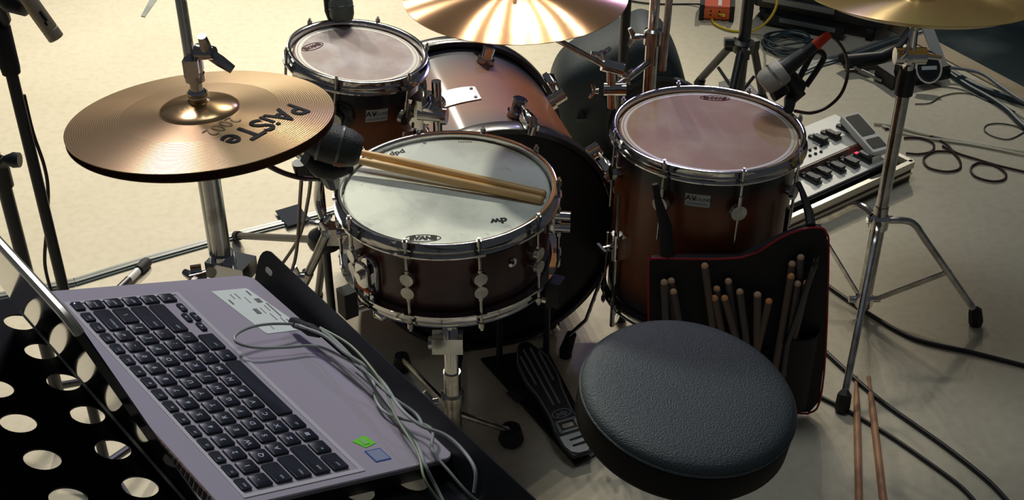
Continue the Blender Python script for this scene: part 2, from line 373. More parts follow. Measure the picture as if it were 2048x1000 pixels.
def sticker(parent, M, Rsh, px, py, w, h, red=False):
    """paper label wrapped on the shell where pixel px, py meets it"""
    I = M.inverted(); o = I @ EYE; d = I.to_3x3() @ ray(px, py)
    a_, b_, c_ = d.x ** 2 + d.y ** 2, 2 * (o.x * d.x + o.y * d.y), o.x ** 2 + o.y ** 2 - Rsh ** 2
    t = (-b_ - math.sqrt(b_ * b_ - 4 * a_ * c_)) / (2 * a_); h_ = o + d * t; a0 = math.atan2(h_.y, h_.x)
    f = lambda x, y, k=.0006: (math.cos(a0 + x / Rsh) * (Rsh + k), math.sin(a0 + x / Rsh) * (Rsh + k), h_.z + y)
    mb = MB(); n = 8; vs = []; fs = []
    for i in range(n + 1): vs += [f(-w / 2 + w * i / n, -h / 2), f(-w / 2 + w * i / n, h / 2)]
    for i in range(n): fs.append((2 * i, 2 * i + 2, 2 * i + 3, 2 * i + 1))
    mb.add(vs, fs)
    s_ = obj('sticker', mb, mat('sticker_paper', (.5, .52, .5), .5), parent); s_['label'] = 'small white paper sticker with two lines of print'
    g = lambda dx, dy: (lambda x, y: f(x + dx, y + dy, .0011))
    obj('lettering', MB().text('AV', h * .62, g(-w * .27, h * .14), .0002), red_ink if red else ink, s_, flat=True)
    obj('lettering', MB().text('SOUND', h * .36, g(w * .2, h * .1)), ink, s_, flat=True)
    obj('lettering', MB().text('016-5501506', h * .27, g(0, -h * .28)), mat('blue_ink', (.05, .1, .2), .5), s_, flat=True)
sticker(rt, RM, Rr, 754, 231, .044, .026)
sticker(ft, FM, Rf, 1395, 401, .047, .026, True)
# floor tom legs: brackets, bent chrome rods, rubber feet
for ang, foot in ((205, P(1240, 640, .0)), (318, None), (85, None)):
    d = V(math.cos(R(ang)), math.sin(R(ang)), 0); b0 = V(.386, 2.217, .33) + d * (Rf + .02)
    br = MB(); br.box(b0 - d * .008, (.028, .032, .05), rot=Matrix.Rotation(R(ang), 3, 'Z')); br.cyl(b0 - V(0, 0, .03), b0 + V(0, 0, .03), .012, 14)
    br.cyl(b0 + d * .0, b0 + d * .03 , .007, 10); br.box(b0 + d * .033, (.006, .034, .012), rot=Matrix.Rotation(R(ang), 3, 'Z'))
    ft_ = foot if foot else V(.386, 2.217, 0) + d * (Rf + .07)
    obj('leg_bracket', br, chrome, ft, world=True)
    pts = [b0 + V(0, 0, .12), b0 - V(0, 0, .2), b0 + V(0, 0, -.26) + (ft_ - b0) * .35, ft_ + V(0, 0, .03)]
    pts[2].z = .09
    lg = obj('leg', MB().tube(pts, .0052, 10), chrome, ft, world=True)
    obj('rubber_foot', MB().tube([ft_ + V(0, 0, .001), ft_ + V(0, 0, .012), ft_ + V(0, 0, .05)], [.013, .013, .009], 12), rubber, lg, world=True)
# rack tom holder
hl = MB(); p = PY(838, 215, 2.2); q_ = PY(790, 260, 2.3)
d = V(math.cos(R(-25)), math.sin(R(-25)), 0); b0 = V(-.297, 2.264, .6) + d * (Rr + .012)
hl.box(b0, (.03, .05, .06), rot=Matrix.Rotation(R(-25), 3, 'Z')); hl.cyl(b0 + V(.012, -.03, .0), b0 + V(.03, .03, .0), .017, 18); hl.cyl(b0 + V(.03, .0, .06), b0 + V(.03, .0, -.13), .0095, 14)
hl.cyl(b0 + V(-.005, -.018, .0), b0 + V(.04, -.028, .0), .013, 18); hl.cyl(b0 + V(.04, -.028, 0), b0 + V(.05, -.03, 0), .017, 18)
obj('mounting_bracket', hl, chrome, rt, world=True)
pl = MB(); aa = R(-90 - 10)
I_ = Matrix.Identity(4); dd = V(math.cos(aa), math.sin(aa), 0)
pl.lathe([(0, .005), (.024, .005), (.028, .003), (.029, 0), (0, 0)], 30, axis_frame(dd * Rr + V(.005, 0, -.078), dd, (0, 0, 1)))
obj('suspension_disc', pl, black_gloss, rt)

# --- bass drum
az = R(15); bn = V(math.sin(az), -math.cos(az), 0); BC = V(-.035, 2.225, .27)
BM = frame(V(math.cos(az), math.sin(az), 0), V(0, 0, 1), bn, BC)      # local z towards the drummer
bass_shell = shell_mat('bass_sunburst', (.2, .065, .022), (.016, .015, .026), -.46, 0., .24, .3, rough=.5, spec=.3)
bd = thing('bass_drum', 'big sunburst bass drum lying on its side behind the snare', 'bass drum', BM)
RB = .255
obj('shell', MB().lathe([(RB, -.02), (RB, -.44), (RB - .008, -.44), (RB - .008, -.02), (RB, -.02)], 96), bass_shell, bd)
hm = mat('bass_hoop_lacquer', (.022, .02, .026), .3, coat=.3)
for z0, z1 in ((-.038, 0), (-.46, -.422)):
    obj('hoop', MB().lathe([(.262, z0), (.272, z0), (.273, z0 + .002), (.273, z1 - .002), (.272, z1), (.262, z1), (.262, z0)], 96), hm, bd)
    if z0 < -.1: obj('hoop_inlay', MB().lathe([(.2734, z0 + .012), (.2738, z0 + .014), (.2738, z0 + .022), (.2734, z0 + .024)], 96), worn_chrome, bd)
hb = obj('batter_head', MB().lathe([(0, -.01), (.24, -.01), (.256, -.012), (.262, -.02)], 72), mat('black_bass_head', (.012, .012, .013), .45, var=(.02, .02, .021), vscale=8), bd)
obj('head_patch', MB().lathe([(0, -.0092), (.12, -.0092), (.122, -.0098)], 48), mat('smoky_head_centre', (.07, .07, .06), .4, var=(.04, .045, .045), vscale=9), hb)
obj('front_head', MB().lathe([(0, -.45), (.262, -.45)], 48), mat('front_head_film', (.02, .02, .02), .3), bd)
for k, ang in enumerate((29, 74, 119, 164, -16, -61, 209, 254)):
    a = R(ang); d = V(math.cos(a), math.sin(a), 0)
    for side in (0, 1):
        if side == 1 and ang < 0: continue
        rim = 0 if side == 0 else -.46; sg = -1 if side == 0 else 1
        cl = MB(); Mr = frame(d, V(-d.y, d.x, 0), V(0, 0, 1), d * .279)
        cl.tube([Mr @ V(-.012, 0, rim - sg * .004), Mr @ V(0, 0, rim - sg * .003), Mr @ V(.008, 0, rim + sg * .012), Mr @ V(.008, 0, rim + sg * .05)], [.009, .011, .013, .009], 12)
        cl.box((.002, 0, rim + sg * .02), (.012, .028, .045), Mr)
        c_ = obj('claw_hook', cl, chrome, bd)
        r_ = MB().cyl(Mr @ V(.008, 0, rim + sg * .045), Mr @ V(.006, 0, rim + sg * .085), .0042, 10); obj('tension_rod', r_, worn_chrome, c_)
        lg = MB(); zz = rim + sg * .1
        lg.cyl(d * RB + V(0, 0, zz), d * (RB + .01) + V(0, 0, zz), .02, 24); lg.cyl(d * (RB + .008) + V(0, 0, zz), d * (RB + .038) + V(0, 0, zz), .0155, 24); lg.cyl(d * (RB + .038) + V(0, 0, zz), d * (RB + .04) + V(0, 0, zz), .013, 24)
        obj('lug', lg, chrome, bd)
# badge plate wrapped over the top of the shell
I = BM.inverted()
def bass_hit(px, py, k=0):
    o = I @ EYE; d = I.to_3x3() @ ray(px, py); rr = RB + k
    a_, b_, c_ = d.x ** 2 + d.y ** 2, 2 * (o.x * d.x + o.y * d.y), o.x ** 2 + o.y ** 2 - rr * rr
    t = (-b_ - math.sqrt(max(b_ * b_ - 4 * a_ * c_, 0))) / (2 * a_); h_ = o + d * t; return math.atan2(h_.y, h_.x), h_.z
aL, zL = bass_hit(866, 205); aR, zR = bass_hit(958, 190); aT, zT = bass_hit(930, 172)
mb = MB(); vs = []; fs = []; n = 14; hw = .033
zc = (zL + zR) / 2
for i in range(n + 1):
    a = aL + (aR - aL) * i / n
    w = hw * (1 - .12 * (abs(i / n - .5) * 2) ** 3)
    for (z_, k) in ((-w, .0), (-w, .0022), (w, .0022), (w, .0)): vs.append((math.cos(a) * (RB + k), math.sin(a) * (RB + k), zc + z_))
for i in range(n):
    for j in range(3): fs.append((4 * i + j, 4 * i + 4 + j, 4 * i + 5 + j, 4 * i + 1 + j))
fs += [(0, 1, 2, 3), (4 * n + 3, 4 * n + 2, 4 * n + 1, 4 * n)]
mb.add(vs, fs); pb = obj('mount_plate', mb, mat('brushed_plate', (.28, .28, .31), .42, 1), bd); pb['label'] = 'curved silver plate on top of the bass drum shell'
for aa_, zz in ((aL - .04, -.02), (aR + .04, -.02), (aR + .04, .02), (aL - .04, .02)):
    d = V(math.cos(aa_), math.sin(aa_), 0); mb = MB().cyl(d * (RB + .002) + V(0, 0, zc + zz), d * (RB + .004) + V(0, 0, zc + zz), .0035, 10); obj('plate_screw', mb, worn_chrome, pb)
# spurs
for sx in (-1, 1):
    a = R(-50 if sx > 0 else 230); d = V(math.cos(a), math.sin(a), 0)
    p0 = BM @ (d * RB + V(0, 0, -.36)); p1 = BM @ (d * (RB + .14) + V(0, 0, -.43)); p1.z = .012
    lg = obj('spur', MB().tube([p0, p1], [.008, .006], 10), chrome, bd, world=True); obj('rubber_foot', MB().cyl(p1 + V(0, 0, -.011), p1 + V(0, 0, .02), [.012, .01], 12), rubber, lg, world=True)

# ------------------------------------------------------------------ sticks
def stick_mb(L=.405, r=.0074):
    prof = [(0, 0), (r * .6, .0004), (r * .93, .003), (r, .007), (r, L * .7), (r * .8, L * .83), (r * .42, L * .955), (r * .4, L * .965), (r * .62, L * .98), (r * .55, L * .993), (0, L)]
    return MB().lathe(prof, 16)
def stick(butt, tip, label, m=wood, group=None, L=.405, r=.0074, tipm=None):
    mb = stick_mb(L, r)
    if tipm:
        for i, f in enumerate(mb.f):
            if max(mb.v[j].z for j in f) < .0075: mb.m[i] = 1
    o = obj('drumstick', mb, [m, tipm] if tipm else m, M=along(butt, tip)); return meta(o, label, 'drumstick', group)
b1 = P(1087, 401, .6438); b2 = P(1092, 389, .6438)
stick(b1, P(712, 320, .6555), 'near one of the two blond drumsticks lying across the snare drum', wood, 'sticks across the snare')
stick(b2, P(712, 303, .6555), 'far one of the two blond drumsticks lying across the snare drum', wood, 'sticks across the snare')
for (a_, b_, lb) in (((1768, 1010), (1737, 752), 'right one of two reddish drumsticks on the floor in the lower right'), ((1718, 1010), (1712, 752), 'left one of two reddish drumsticks on the floor in the lower right')):
    p0, p1 = P(*a_, .0085), P(*b_, .004); stick(p1 + (p0 - p1).normalized() * .405, p1, lb, mat('reddish_stick_wood', (.42, .2, .12), .5, var=(.5, .26, .12), vscale=15), 'sticks on the floor')

# ------------------------------------------------------------------ cymbals
def cymbal_mb(Rc, bow=.012, bell_r=.05, bell_h=.016, th=.0012, china=False):
    prof = []
    if china:
        prof = [(.006, .03), (.012, .031), (.028, .027), (.034, .013), (.037, .0115)] + [(.037 + (Rc - .082) * i / 12, .0115 - .0115 * (i / 12) ** 1.6) for i in range(1, 13)] + [(Rc - .04, -.0015), (Rc - .033, .001), (Rc - .015, .009), (Rc, .014)]
    else:
        prof = [(.006, bow + bell_h), (.012, bow + bell_h - .0005)]
        for i in range(1, 9):
            a = i / 8 * PI / 2; prof.append((.012 + (bell_r - .012) * math.sin(a), bow + (bell_h) * math.cos(a) ** .9 - .0005 if i < 8 else bow))
        for i in range(1, 17): u = i / 16; prof.append((bell_r + (Rc - bell_r) * u, bow * (1 - u ** 1.7)))
    low = [(r, z - th) for r, z in reversed(prof)]
    return MB().lathe(prof + low, 96, closed=True)
HM = axis_frame(V(-.418, 1.528, .944), (-.033, .096, .995))
ht = thing('hi_hat_cymbal', 'upper coppery hi-hat cymbal with big dark lettering near its rim', 'cymbal', HM, 'hi-hat pair')
body = cymbal_mb(.178, .012, .054, .013)
for i, f in enumerate(body.f):
    if sum(math.hypot(body.v[j].x, body.v[j].y) for j in f) / len(f) < .0535: body.m[i] = 1
obj('cymbal_body', body, [hat_m, bell_m], ht)
def hz(r, Rc=.178, bow=.012, br=.054):
    u = min(max((r - br) / (Rc - br), 0), 1); return bow * (1 - u ** 1.7)
def plane_text(parent, txt, width, height, cx, cy, dx, dy, m, bold=0, name='printed_logo'):
    """one straight line of lettering on the cymbal, centred at cx, cy and running along dx, dy"""
    t_ = MB().text(txt, .05, lambda x, y: (x, y, 0), bold); xs = [v.x for v in t_.v]; ys = [v.y for v in t_.v]
    kx, ky = width / (max(xs) - min(xs)), height / (max(ys) - min(ys)); mx_, my_ = (max(xs) + min(xs)) / 2, (max(ys) + min(ys)) / 2
    for v in t_.v:
        x, y = (v.x - mx_) * kx, (v.y - my_) * ky; X, Y = cx + x * dx - y * dy, cy + x * dy + y * dx
        v.x, v.y, v.z = X, Y, hz(math.hypot(X, Y)) + .0011
    return obj(name, t_, m, parent, flat=True)
plane_text(ht, 'PAiSTe', .138, .039, .0970, -.0500, -.53, -.848, ink, .0008)
plane_text(ht, '2002', .056, .022, .0420, -.0600, -.49, -.872, faint_ink, -.0004, 'engraved_number')
HM2 = axis_frame(V(-.418, 1.528, .944) - Vector((-.033, .096, .995)).normalized() * .009, (-.02, .08, .995))
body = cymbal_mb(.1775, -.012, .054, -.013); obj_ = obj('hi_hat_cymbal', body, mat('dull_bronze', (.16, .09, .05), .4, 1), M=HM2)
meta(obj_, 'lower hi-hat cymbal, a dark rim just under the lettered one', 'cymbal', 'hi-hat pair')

KM = axis_frame(V(.006, 2.172, .850), (-.005, -.02, 1))
ck = thing('crash_cymbal', 'coppery crash cymbal with white light streaks at the top centre', 'cymbal', KM)
body = cymbal_mb(.203, .016, .05, .018); obj('cymbal_body', body, crash_m, ck)
NM = axis_frame(V(.795, 2.345, .760), (.016, .15, 1))
ch = thing('china_cymbal', 'golden china cymbal with upturned rim, cut by the upper right corner', 'cymbal', NM)
obj('cymbal_body', cymbal_mb(.219, china=True), china_m, ch)
for (M_, z_) in ((KM, .034), (NM, .031)):
    par = ck if M_ is KM else ch
    mb = MB().lathe([(0, z_ + .012), (.014, z_ + .012), (.015, z_), (0, z_)], 20); obj('felt_washer', mb, rubber, par)

# ------------------------------------------------------------------ hi-hat stand
hx, hy = -.418, 1.528
hs = thing('hi_hat_stand', 'chrome hi-hat stand rising through the pair of cymbals, left', 'stand', V(hx, hy, 0))
obj('pull_rod', MB().cyl(V(hx, hy, .6), V(hx, hy, 1.28), .0032, 12), worn_chrome, hs, world=True)
obj('upper_tube', MB().cyl(V(hx - .004, hy + .004, 1.0), V(hx - .004, hy + .004, 1.28), .0075, 16), chrome, hs, world=True)
cl = MB().lathe([(0, .998), (.006, .998), (.006, 1.03), (.012, 1.03), (.012, 1.012), (.0135, 1.01), (.0135, 1.0), (.0085, .998), (.0085, .985), (.011, .985), (.014, .98), (.014, .976), (.010, .975)], 24, Matrix.Translation((hx, hy, 0)))
cl.box((hx, hy, 1.022), (.02, .03, .024)); obj('clutch', cl, chrome, hs, world=True)
obj('brass_nut', MB().lathe([(.0, .982), (.014, .982), (.014, .979), (.011, .976), (.011, .972), (.0145, .97), (.0145, .967), (0, .967)], 24, Matrix.Translation((hx, hy, 0))), mat('brass', (.6, .45, .2), .25, 1), hs, world=True)
obj('felt_washer', MB().lathe([(0, .968), (.0165, .968), (.0165, .958), (0, .956)], 24, Matrix.Translation((hx, hy, 0))), rubber, hs, world=True)
def wing(mb, c, ax, sp, s=1.):
    """wing nut: hub at c along ax, two ears spread along sp"""
    ax = Vector(ax).normalized(); sp = Vector(sp).normalized()
    mb.cyl(c - ax * .008 * s, c + ax * .012 * s, [.009 * s, .007 * s], 14)
    for sg in (-1, 1):
        mb.tube([c + ax * .004 * s, c + ax * .01 * s + sp * sg * .012 * s, c + ax * .016 * s + sp * sg * .024 * s], [.006 * s, .0062 * s, .0048 * s], 8)
    return mb
wn = MB(); wc = V(hx, hy, 1.03) + V(.018, -.004, .012); wing(wn, wc, (1, -.35, .1), (.55, .1, -.85), 1.25); obj('wing_nut', wn, worn_chrome, hs, world=True)
obj('lower_tube', MB().cyl(V(hx, hy, .07), V(hx, hy, .9), .0135, 24), worn_chrome, hs, world=True)
obj('outer_tube', MB().cyl(V(hx - .014, hy + .006, .3), V(hx - .014, hy + .006, .92), .0062, 14), chrome, hs, world=True)
cb = MB(); zc_ = PY(455, 530, hy).z
cb.box((hx + .012, hy - .004, zc_), (.062, .04, .026), rot=Matrix.Rotation(R(-20), 3, 'Z')); cb.cyl(V(hx, hy, zc_ - .022), V(hx, hy, zc_ + .022), .0175, 20); cb.cyl(V(hx - .03, hy - .01, zc_), V(hx - .045, hy - .014, zc_), .008, 12)
obj('height_clamp', cb, chrome, hs, world=True)
wn = MB(); wing(wn, PY(400, 556, hy - .02), (-1, -.3, 0), (.3, -1, .2), 1.2); obj('wing_nut', wn, worn_chrome, hs, world=True)
for ang in (100, 215, 335):
    f_ = V(hx + math.cos(R(ang)) * .28, hy + math.sin(R(ang)) * .28, .012)
    lg = obj('leg', MB().tube([V(hx, hy, .33), V(hx, hy, .3) + (f_ - V(hx, hy, 0)) * .12, f_], .0065, 10), worn_chrome, hs, world=True)
    obj('rubber_foot', MB().cyl(f_ + V(0, 0, -.011), f_ + V(0, 0, .02), [.015, .011], 14), rubber, lg, world=True)

# ------------------------------------------------------------------ china stand
cx0, cy0 = .8, 2.35
cs = thing('cymbal_stand', 'chrome cymbal stand with a splayed tripod carrying the golden china cymbal', 'stand', V(cx0, cy0, 0))
obj('tube', MB().cyl(V(cx0, cy0, .23), V(cx0, cy0, .56), .0135, 24), worn_chrome, cs, world=True)
obj('tube', MB().cyl(V(cx0, cy0, .03), V(cx0, cy0, .29), .0155, 24), worn_chrome, cs, world=True)
obj('tube_collar', MB().lathe([(.0145, .56), (.0185, .56), (.0185, .6), (.016, .615), (.012, .615)], 24, Matrix.Translation((cx0, cy0, 0))), black_metal, cs, world=True)
tl = MB(); c0 = V(cx0, cy0, .645)
tl.cyl(c0 + V(-.032, 0, 0), c0 + V(.03, 0, 0), .017, 22); tl.cyl(c0 - V(0, 0, .035), c0, .012, 16); tl.lathe([(0, .0), (.023, .0), (.023, .01), (0, .01)], 22, axis_frame(c0 + V(-.012, 0, 0), (1, 0, 0), (0, 0, 1)))
tl.cyl(c0 + V(.03, 0, 0), c0 + V(.06, -.01, 0), [.006, .005], 10); tl.tube([c0 + V(.0, 0, .01), V(cx0 - .002, cy0, .72), V(cx0 - .004, cy0, .80)], [.009, .006, .004], 12)
tl.tube([c0 + V(-.025, -.012, 0), c0 + V(-.02, -.03, .02), c0 + V(-.012, -.012, .06), c0 + V(-.004, 0, .1)], .0035, 8)
obj('tilter', tl, chrome, cs, world=True)
obj('cymbal_sleeve', MB().lathe([(.0045, .70), (.012, .705), (.013, .755), (.006, .76)], 20, Matrix.Translation((cx0 - .001, cy0, 0))), worn_chrome, cs, world=True)
hb_ = MB().lathe([(.0155, .235), (.021, .235), (.022, .262), (.016, .268)], 24, Matrix.Translation((cx0, cy0, 0))); hb_.cyl(V(cx0 - .028, cy0 - .004, .255), V(cx0 + .028, cy0, .255), .0085, 12); obj('upper_hub', hb_, chrome, cs, world=True)
hb_ = MB().lathe([(.0, .022), (.018, .022), (.021, .03), (.021, .05), (.016, .055)], 24, Matrix.Translation((cx0, cy0, 0))); hb_.cyl(V(cx0 - .035, cy0, .04), V(cx0 + .035, cy0, .04), .008, 12); obj('lower_hub', hb_, chrome, cs, world=True)
def flatbar(mb, pts, w, t):
    for a_, b_ in zip(pts, pts[1:]):
        a_, b_ = Vector(a_), Vector(b_); M = along(a_, b_, (0, 0, 1)); L = (b_ - a_).length; mb.box((0, 0, L / 2), (w, t, L), M)
    return mb
footA, footB, footC = P(1950, 650), P(1683, 822), P(1560, 500)
for ft_ in (footA, footB, footC):
    h = V(cx0, cy0, 0); dr = (ft_ - h); dr.z = 0; L = dr.length; dr.normalize()
    top = h + dr * .022 + V(0, 0, .255); kn = h + dr * .075 + V(0, 0, .25); en = ft_ + V(0, 0, .03)
    mb = MB(); mb.tube(smooth([top, h + dr * .05 + V(0, 0, .258), kn, kn + (en - kn) * .2, en], 5), .0078, 10)
    lg = obj('leg', mb, worn_chrome, cs, world=True)
    mid = kn + (en - kn) * .52
    mb = MB(); flatbar(mb, [h + dr * .02 + V(0, 0, .04), mid], .011, .004); mb.cyl(mid + V(-.006, 0, 0), mid + V(.006, 0, 0), .006, 10); obj('brace', mb, worn_chrome, lg, world=True)
    up = (kn - en).normalized()
    mb = MB().tube([ft_ + V(0, 0, .001), ft_ + V(0, 0, .01), en + up * .012, en + up * .02], [.013, .0165, .015, .009], 8); obj('rubber_foot', mb, rubber, lg, world=True)

# ------------------------------------------------------------------ crash stand (behind the floor tom)
px0 = PY(1302, 120, 2.62); kx, ky = px0.x, px0.y
ks = thing('cymbal_stand', 'chrome boom stand behind the floor tom reaching towards the crash cymbal', 'stand', V(kx, ky, 0))
zt = px0.z
zcol = PY(1302, 72, ky).z
obj('tube', MB().cyl(V(kx, ky, .03), V(kx, ky, zcol - .01), .0145, 24), worn_chrome, ks, world=True)
obj('tube', MB().cyl(V(kx, ky, zcol), V(kx, ky, .98), .0115, 24), chrome, ks, world=True)
mb = MB().lathe([(.0148, -.02), (.0195, -.018), (.0195, .014), (.012, .018)], 24, Matrix.Translation((kx, ky, zcol))); mb.cyl(V(kx, ky, zcol), V(kx - .034, ky - .004, zcol), .006, 12); obj('tube_collar', mb, worn_chrome, ks, world=True)
wn = MB(); wing(wn, V(kx - .038, ky - .005, zcol), (-1, -.1, 0), (0, 0, 1), .9); obj('wing_nut', wn, worn_chrome, ks, world=True)
for ang in (80, 200, 320):
    f_ = V(kx + math.cos(R(ang)) * .24, ky + math.sin(R(ang)) * .24, .012); lg = obj('leg', MB().tube([V(kx, ky, .26), f_], .006, 10), worn_chrome, ks, world=True)
    obj('rubber_foot', MB().cyl(f_ - V(0, 0, .011), f_ + V(0, 0, .02), [.014, .01], 12), rubber, lg, world=True)
yb = 2.50
jc = PY(1226, 178, yb); zj = jc.z
obj('cross_tube', MB().cyl(V(kx, ky, zj + .01), jc, .0085, 14), worn_chrome, ks, world=True)
mb = MB(); mb.cyl(jc - V(0, 0, .045), PY(1222, 140, yb), .0095, 16); mb.cyl(jc - V(.02, 0, 0), jc + V(.028, 0, 0), .0145, 16); mb.cyl(PY(1205, 128, yb), PY(1246, 140, yb), .015, 18); wing(mb, PY(1192, 182, yb), (-1, 0, 0), (.1, .1, 1), .7); wing(mb, PY(1205, 112, yb), (-.3, 0, 1), (1, 0, .3), .9); wing(mb, PY(1250, 150, yb), (1, 0, -.3), (.1, 0, 1), .8)
obj('arm_clamp', mb, chrome, ks, world=True)
top = KM @ V(0, 0, -.03)
mb = MB().tube([PY(1240, 148, yb), PY(1130, 88, yb - .03), PY(1100, 72, yb - .06), V(.02, 2.2, .79), top, KM @ V(0, 0, .075)], [.0062, .0062, .006, .006, .005, .004], 12); obj('boom_arm', mb, worn_chrome, ks, world=True)
pr_ = PY(1334, 0, 2.6)
o = MB().tube([PY(1346, -80, 2.6), PY(1325, 140, 2.6)], .008, 14); meta(obj('chrome_rod', o, worn_chrome, world=True), 'loose end of a chrome rod hanging just right of the crash stand tube', 'rod')
# tube holding clamp to floor tom side
p0 = PY(1252, -10, 2.95); 
mb = MB().tube([PY(1256, -40, 2.95), PY(1250, 60, 2.95), PY(1246, 125, 2.95)], [.014, .0135, .012], 14); 
bp_ = thing('microphone_stand', 'thin black stand pole rising behind the right end of the crash cymbal', 'stand', V(PY(1246, 125, 2.95).x, 2.95, 0))
obj('pole', MB().cyl(V(PY(1246, 125, 2.95).x, 2.95, .01), V(PY(1246, 125, 2.95).x, 2.95, .62), .013, 16), black_metal, bp_, world=True)
obj('base', MB().lathe([(0, 0), (.12, 0), (.12, .008), (.02, .016), (0, .016)], 32, Matrix.Translation((PY(1246, 125, 2.95).x, 2.95, 0))), black_metal, bp_, world=True)

# ------------------------------------------------------------------ black tripod stand beyond the floor tom
bx, by = .655, 3.33
hubz = PY(1475, 92, by).z
bs_ = thing('speaker_stand', 'black tripod stand on the pale floor beyond the floor tom', 'stand', V(bx, by, 0))
obj('pole', MB().cyl(V(bx, by, .03), V(bx, by, .75), .017, 18), black_metal, bs_, world=True)
mb = MB().lathe([(.017, -.02), (.03, -.015), (.032, .012), (.018, .02)], 20, Matrix.Translation((bx, by, hubz))); mb.cyl(V(bx - .055, by, hubz + .012), V(bx - .03, by, hubz + .012), .014, 12)
for ang in (150, 30, 270): mb.box((bx + math.cos(R(ang)) * .035, by + math.sin(R(ang)) * .035, hubz - .005), (.03, .022, .03), rot=Matrix.Rotation(R(ang), 3, 'Z'))
obj('hub', mb, black_plastic, bs_, world=True)
for fx, fy in ((1398, 168), (1525, 200), (1440, 300)):
    f_ = P(fx, fy); d = (f_ - V(bx, by, 0)).normalized(); lg = obj('leg', MB().cyl(V(bx, by, hubz) + d * .04, f_ + V(0, 0, .012), .0115, 12), black_metal, bs_, world=True)
    obj('rubber_foot', MB().cyl(f_ + V(0, 0, .001), f_ + V(0, 0, .02) - d * .01, [.017, .014], 12), rubber, lg, world=True)
    obj('brace', MB().cyl(V(bx, by, .05), V(bx, by, hubz) + (f_ - V(bx, by, hubz)) * .55, .005, 8), black_metal, lg, world=True)

# ------------------------------------------------------------------ stage monitor
mc = P(1225, 335)
mo = thing('stage_monitor', 'dark moulded stage monitor speaker on the floor behind the floor tom', 'speaker', V(.38, 3.12, 0))
# cabinet outline seen from the front, swept back
outl = [PY(x, y, 3.03) for x, y in ((1106, 318), (1100, 280), (1101, 235), (1110, 195), (1130, 163), (1165, 138), (1230, 108), (1262, 94), (1295, 82), (1330, 98), (1352, 128), (1372, 175), (1388, 240), (1392, 318))]
outl = [V(p.x - .37, max(p.z - .0, 0) , 0) for p in outl]; outl[0].y = outl[-1].y = 0
outl = smooth(outl, 4); Mm = frame(V(.97, .24, 0), V(.1, -.38, .92).normalized(), V(.1, -.38, .92).normalized().cross(V(-.97, -.24, 0)).normalized(), V(.38, 3.08, .004))
xa = V(1, .0, 0).normalized(); za = V(.0, 0, 1); ya = za.cross(xa)
mb = MB(); lay = []
for (dy, sc_) in ((-.10, .86), (-.085, .95), (-.05, 1), (.1, 1), (.15, .93), (.165, .8)): lay.append([(p.x * sc_, p.y * (sc_ if sc_ > .9 else sc_) + 0, dy) for p in outl])
n = len(outl); vs = []; fs = []
for L_ in lay:
    for (x, z, dy) in L_: vs.append(V(.37, 3.13, .003) + xa * x + za * z + ya * dy)
for l in range(len(lay) - 1):
    for j in range(n): fs.append((l * n + j, l * n + (j + 1) % n, (l + 1) * n + (j + 1) % n, (l + 1) * n + j))
fs += [tuple(range(n - 1, -1, -1)), tuple((len(lay) - 1) * n + j for j in range(n))]
mb.add(vs, fs); obj('cabinet', mb, mat('moulded_plastic', (.013, .023, .027), .6, bump=.2, bscale=150), mo, world=True, sharp=50)
fo = V(.37, 3.13, .003) - ya * .101
gm = mat('monitor_grille', (.02, .023, .025), .6, bump=.8, bscale=400)
mb = MB(); Mg = frame(xa, za, -ya, fo + xa * .02 + za * .118)
mb.lathe([(0, .004), (.12, .003), (.128, .0), (.133, .008), (.142, .006), (.145, -.004)], 48, Mg); obj('grille', mb, gm, mo, world=True)
mb = MB(); mb.prism(rrect(.085, .02, .009), 0, .004, frame(xa, -ya, za, V(.37, 3.13, .262) + xa * .0 - ya * .03)); obj('handle_recess', mb, rubber, mo, world=True)
mb = MB(); kp = fo + xa * -.185 + za * .145; mb.cyl(kp + ya * .03, kp - ya * .02, .011, 12); mb.box(kp - ya * .022, (.03, .01, .01)); obj('pole_screw', mb, black_plastic, mo, world=True)
mb = MB(); cp = fo + xa * -.12 + za * .205; mb.prism([(0, 0), (.05, .018), (.045, -.03)], 0, .002, frame(xa, za, -ya, cp + xa * -.01)); obj('corner_port', mb, ink, mo, world=True)

# ------------------------------------------------------------------ microphones
grille_m = mat('dark_mic_grille', (.05, .052, .05), .45, .6, bump=1., bscale=700)
silver_grille = mat('silver_mic_grille', (.55, .53, .48), .45, .5, bump=1., bscale=600)
def lathe_on(prof, p0, p1, n=32, span=None):
    M = along(p0, p1); return MB().lathe(prof, n, M)
# snare microphone
a_, b_ = PY(596, 268, 1.70), PY(722, 304, 1.70)
mi = thing('snare_microphone', 'fat black microphone clipped over the snare rim under the hi-hat', 'microphone', along(a_, b_))
L = (b_ - a_).length
obj('mic_body', MB().lathe([(0, -.01), (.019, -.01), (.023, .0), (.027, L * .3), (.0285, L * .34), (0, L * .36)], 36), black_plastic, mi)
gr = obj('mic_grille', MB().lathe([(.0295, L * .34), (.0305, L * .4), (.0305, L * .62), (.0305, L * .66), (.0295, L * .8), (.024, L * .95), (.019, L), (0, L)], 40), grille_m, mi)
obj('grille_band', MB().lathe([(.0308, L * .63), (.0318, L * .64), (.0318, L * .67), (.0308, L * .68)], 40), mat('grey_band', (.16, .17, .16), .35, .6), mi)
obj('grille_band', MB().lathe([(.0297, L * .33), (.031, L * .34), (.031, L * .37), (.0297, L * .38)], 40), mat('grey_band', (.16, .17, .16), .35, .6), mi)
bg = PY(679, 318, 1.70); bgn = (EYE - bg).normalized()
obj('round_badge', MB().lathe([(0, .002), (.0105, .002), (.0125, .001), (.0125, 0)], 24, axis_frame(bg + bgn * .0275, (bgn + V(0, -.2, -.2)).normalized())), mat('copper_badge', (.4, .2, .13), .35, .7), mi, world=True)
